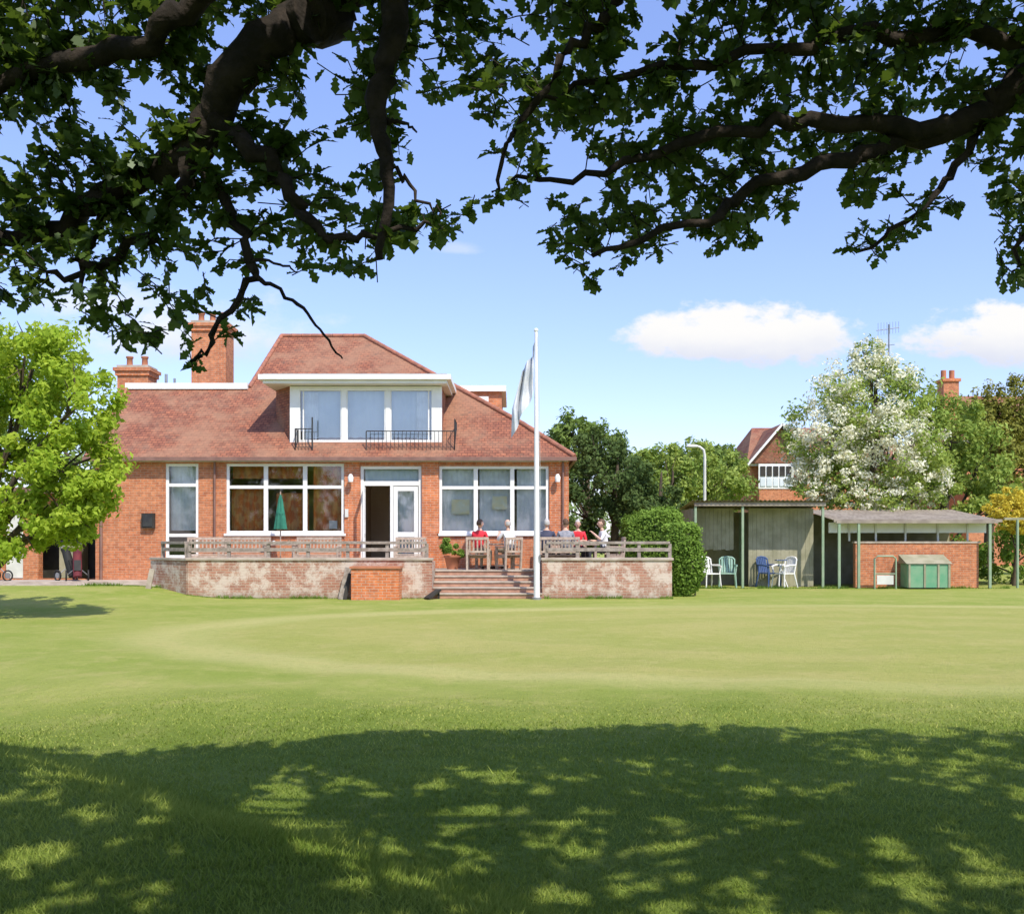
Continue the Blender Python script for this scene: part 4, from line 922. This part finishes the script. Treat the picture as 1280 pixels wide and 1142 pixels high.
    mb.obj(name, loc=(x, y, z), rot=rot, scale=1.06)
M['s_red'] = M['redcloth']; M['s_white'] = varied('white_shirt', (.8, .8, .8), (.74, .74, .75), 6, .85); M['s_dark'] = varied('navy_shirt', (.05, .06, .10), (.08, .08, .12), 6, .85)
M['s_grey'] = varied('grey_shirt', (.22, .23, .27), (.32, .32, .35), 14, .85); M['t_dark'] = varied('dark_trousers', (.04, .04, .05), (.06, .06, .07), 6, .85); M['t_beige'] = varied('beige_trousers', (.42, .36, .27), (.36, .3, .22), 6, .85)
M['h_brown'] = varied('brown_hair', (.09, .05, .03), (.14, .08, .05), 20, .6); M['h_grey'] = varied('grey_hair', (.5, .48, .46), (.4, .39, .38), 20, .7)
person('seated_woman', -.95, 28.42, FL, R(155), 's_red', 't_beige', 'h_brown', lean=.04, headturn=R(-30))
person('seated_man', -.1, 28.62, FL, R(215), 's_white', 't_beige', 'h_grey', bald=True, lean=.03, armpose=1)
person('seated_man.001', .98, 27.88, FL, R(170), 's_dark', 't_dark', 'h_grey', lean=.02)
person('seated_man.002', 1.52, 27.87, FL, R(185), 's_grey', 't_dark', 'h_brown', sleeve='shirt', lean=.02, headturn=R(20))
person('seated_woman.001', 2.65, 28.45, FL, R(-80), 's_white', 't_dark', 'h_brown', lean=.05, armpose=1)
person('seated_woman.002', 1.95, 29.27, FL, R(0), 's_red', 't_dark', 'h_grey', lean=.05)

# ------------------------------------------------------------------ sky, sun, camera
SUN_AZ = R(30); SUN_EL = R(52)
to_sun = Vector((math.sin(SUN_AZ) * math.cos(SUN_EL), -math.cos(SUN_AZ) * math.cos(SUN_EL), math.sin(SUN_EL)))
w = bpy.data.worlds.new('World'); scene.world = w; w.use_nodes = True; nt = w.node_tree; nt.nodes.clear()
out = N(nt, 'ShaderNodeOutputWorld'); sky = N(nt, 'ShaderNodeTexSky'); sky.sky_type = 'NISHITA'; sky.sun_disc = False
sky.sun_elevation = SUN_EL; sky.sun_rotation = math.atan2(to_sun.x, to_sun.y); sky.air_density = 1.0; sky.dust_density = .6; sky.ozone_density = 2.0
bg = N(nt, 'ShaderNodeBackground'); bg.inputs[1].default_value = .15
skc = mixc(nt, 1.0, sky.outputs[0], (1.25, 1.15, 1.25), 'MULTIPLY'); skc = mixc(nt, 1.0, skc, (.55, .85, 2.2), 'ADD')
nt.links.new(skc, bg.inputs[0])
tc = N(nt, 'ShaderNodeTexCoord'); sp = N(nt, 'ShaderNodeSeparateXYZ'); nt.links.new(tc.outputs['Generated'], sp.inputs[0])
yy = mth(nt, 'MAXIMUM', sp.outputs[1], .02); u = mth(nt, 'DIVIDE', sp.outputs[0], yy); v = mth(nt, 'DIVIDE', sp.outputs[2], yy)
cb = N(nt, 'ShaderNodeCombineXYZ'); nt.links.new(u, cb.inputs[0]); nt.links.new(mth(nt, 'MULTIPLY', v, 1.8), cb.inputs[1])
nz = noise(nt, cb.outputs[0], 18, 8, .62); nz2 = noise(nt, cb.outputs[0], 6, 5, .6)
tot = None
for uc, vc, wu, hv_, soft, amt in ((.245, .200, .135, .044, .40, 1), (.50, .200, .095, .046, .40, 1), (-.33, .20, .17, .06, 1.0, .8), (-.42, .24, .10, .035, .9, .6), (-.055, .295, .03, .01, .9, .3), (.95, .22, .16, .05, .4, 1), (-1.0, .25, .22, .06, .6, .9), (.17, .205, .07, .03, .5, 1)):
    du = mth(nt, 'DIVIDE', mth(nt, 'SUBTRACT', u, uc), wu); dv0 = mth(nt, 'SUBTRACT', v, vc)
    below = mth(nt, 'LESS_THAN', dv0, 0); dv = mth(nt, 'DIVIDE', mth(nt, 'MULTIPLY', dv0, mth(nt, 'ADD', 1, mth(nt, 'MULTIPLY', below, .9))), hv_)
    d = mth(nt, 'SQRT', mth(nt, 'ADD', mth(nt, 'MULTIPLY', du, du), mth(nt, 'MULTIPLY', dv, dv)))
    q = mth(nt, 'ADD', mth(nt, 'SUBTRACT', 1, d), mth(nt, 'MULTIPLY', mth(nt, 'SUBTRACT', nz, .5), 1.9))
    mk = mth(nt, 'MULTIPLY', ramp(nt, q, 0.0, soft), amt)
    tot = mk if tot is None else mth(nt, 'MAXIMUM', tot, mk)
tot = mth(nt, 'MULTIPLY', tot, mth(nt, 'GREATER_THAN', sp.outputs[1], .03))
bg2 = N(nt, 'ShaderNodeBackground'); bg2.inputs[1].default_value = 1.0
nt.links.new(mixc(nt, ramp(nt, mth(nt, 'ADD', v, mth(nt, 'MULTIPLY', nz2, .06)), .205, .25), (.76, .80, .93), (1.0, .99, .98)), bg2.inputs[0])
ms = N(nt, 'ShaderNodeMixShader'); nt.links.new(tot, ms.inputs[0]); nt.links.new(bg.outputs[0], ms.inputs[1]); nt.links.new(bg2.outputs[0], ms.inputs[2]); nt.links.new(ms.outputs[0], out.inputs[0])

sl = bpy.data.lights.new('sun', 'SUN'); sl.energy = 5.0; sl.angle = R(.5); sl.color = (1, .93, .80)
so = bpy.data.objects.new('sun', sl); scene.collection.objects.link(so); so.rotation_euler = to_sun.to_track_quat('Z', 'Y').to_euler(); so.location = to_sun * 50
cam = bpy.data.cameras.new('camera'); co = bpy.data.objects.new('camera', cam); scene.collection.objects.link(co)
co.location = (0, 0, EYE); co.rotation_euler = (R(90), 0, 0); cam.sensor_fit = 'HORIZONTAL'; cam.sensor_width = 36; cam.lens = F / 1280 * 36
cam.shift_y = (CY - 571) / 1280; cam.clip_end = 3000; cam.clip_start = .05
scene.camera = co
scene.view_settings.view_transform = 'Standard'; scene.view_settings.look = 'None'; scene.view_settings.exposure = 0
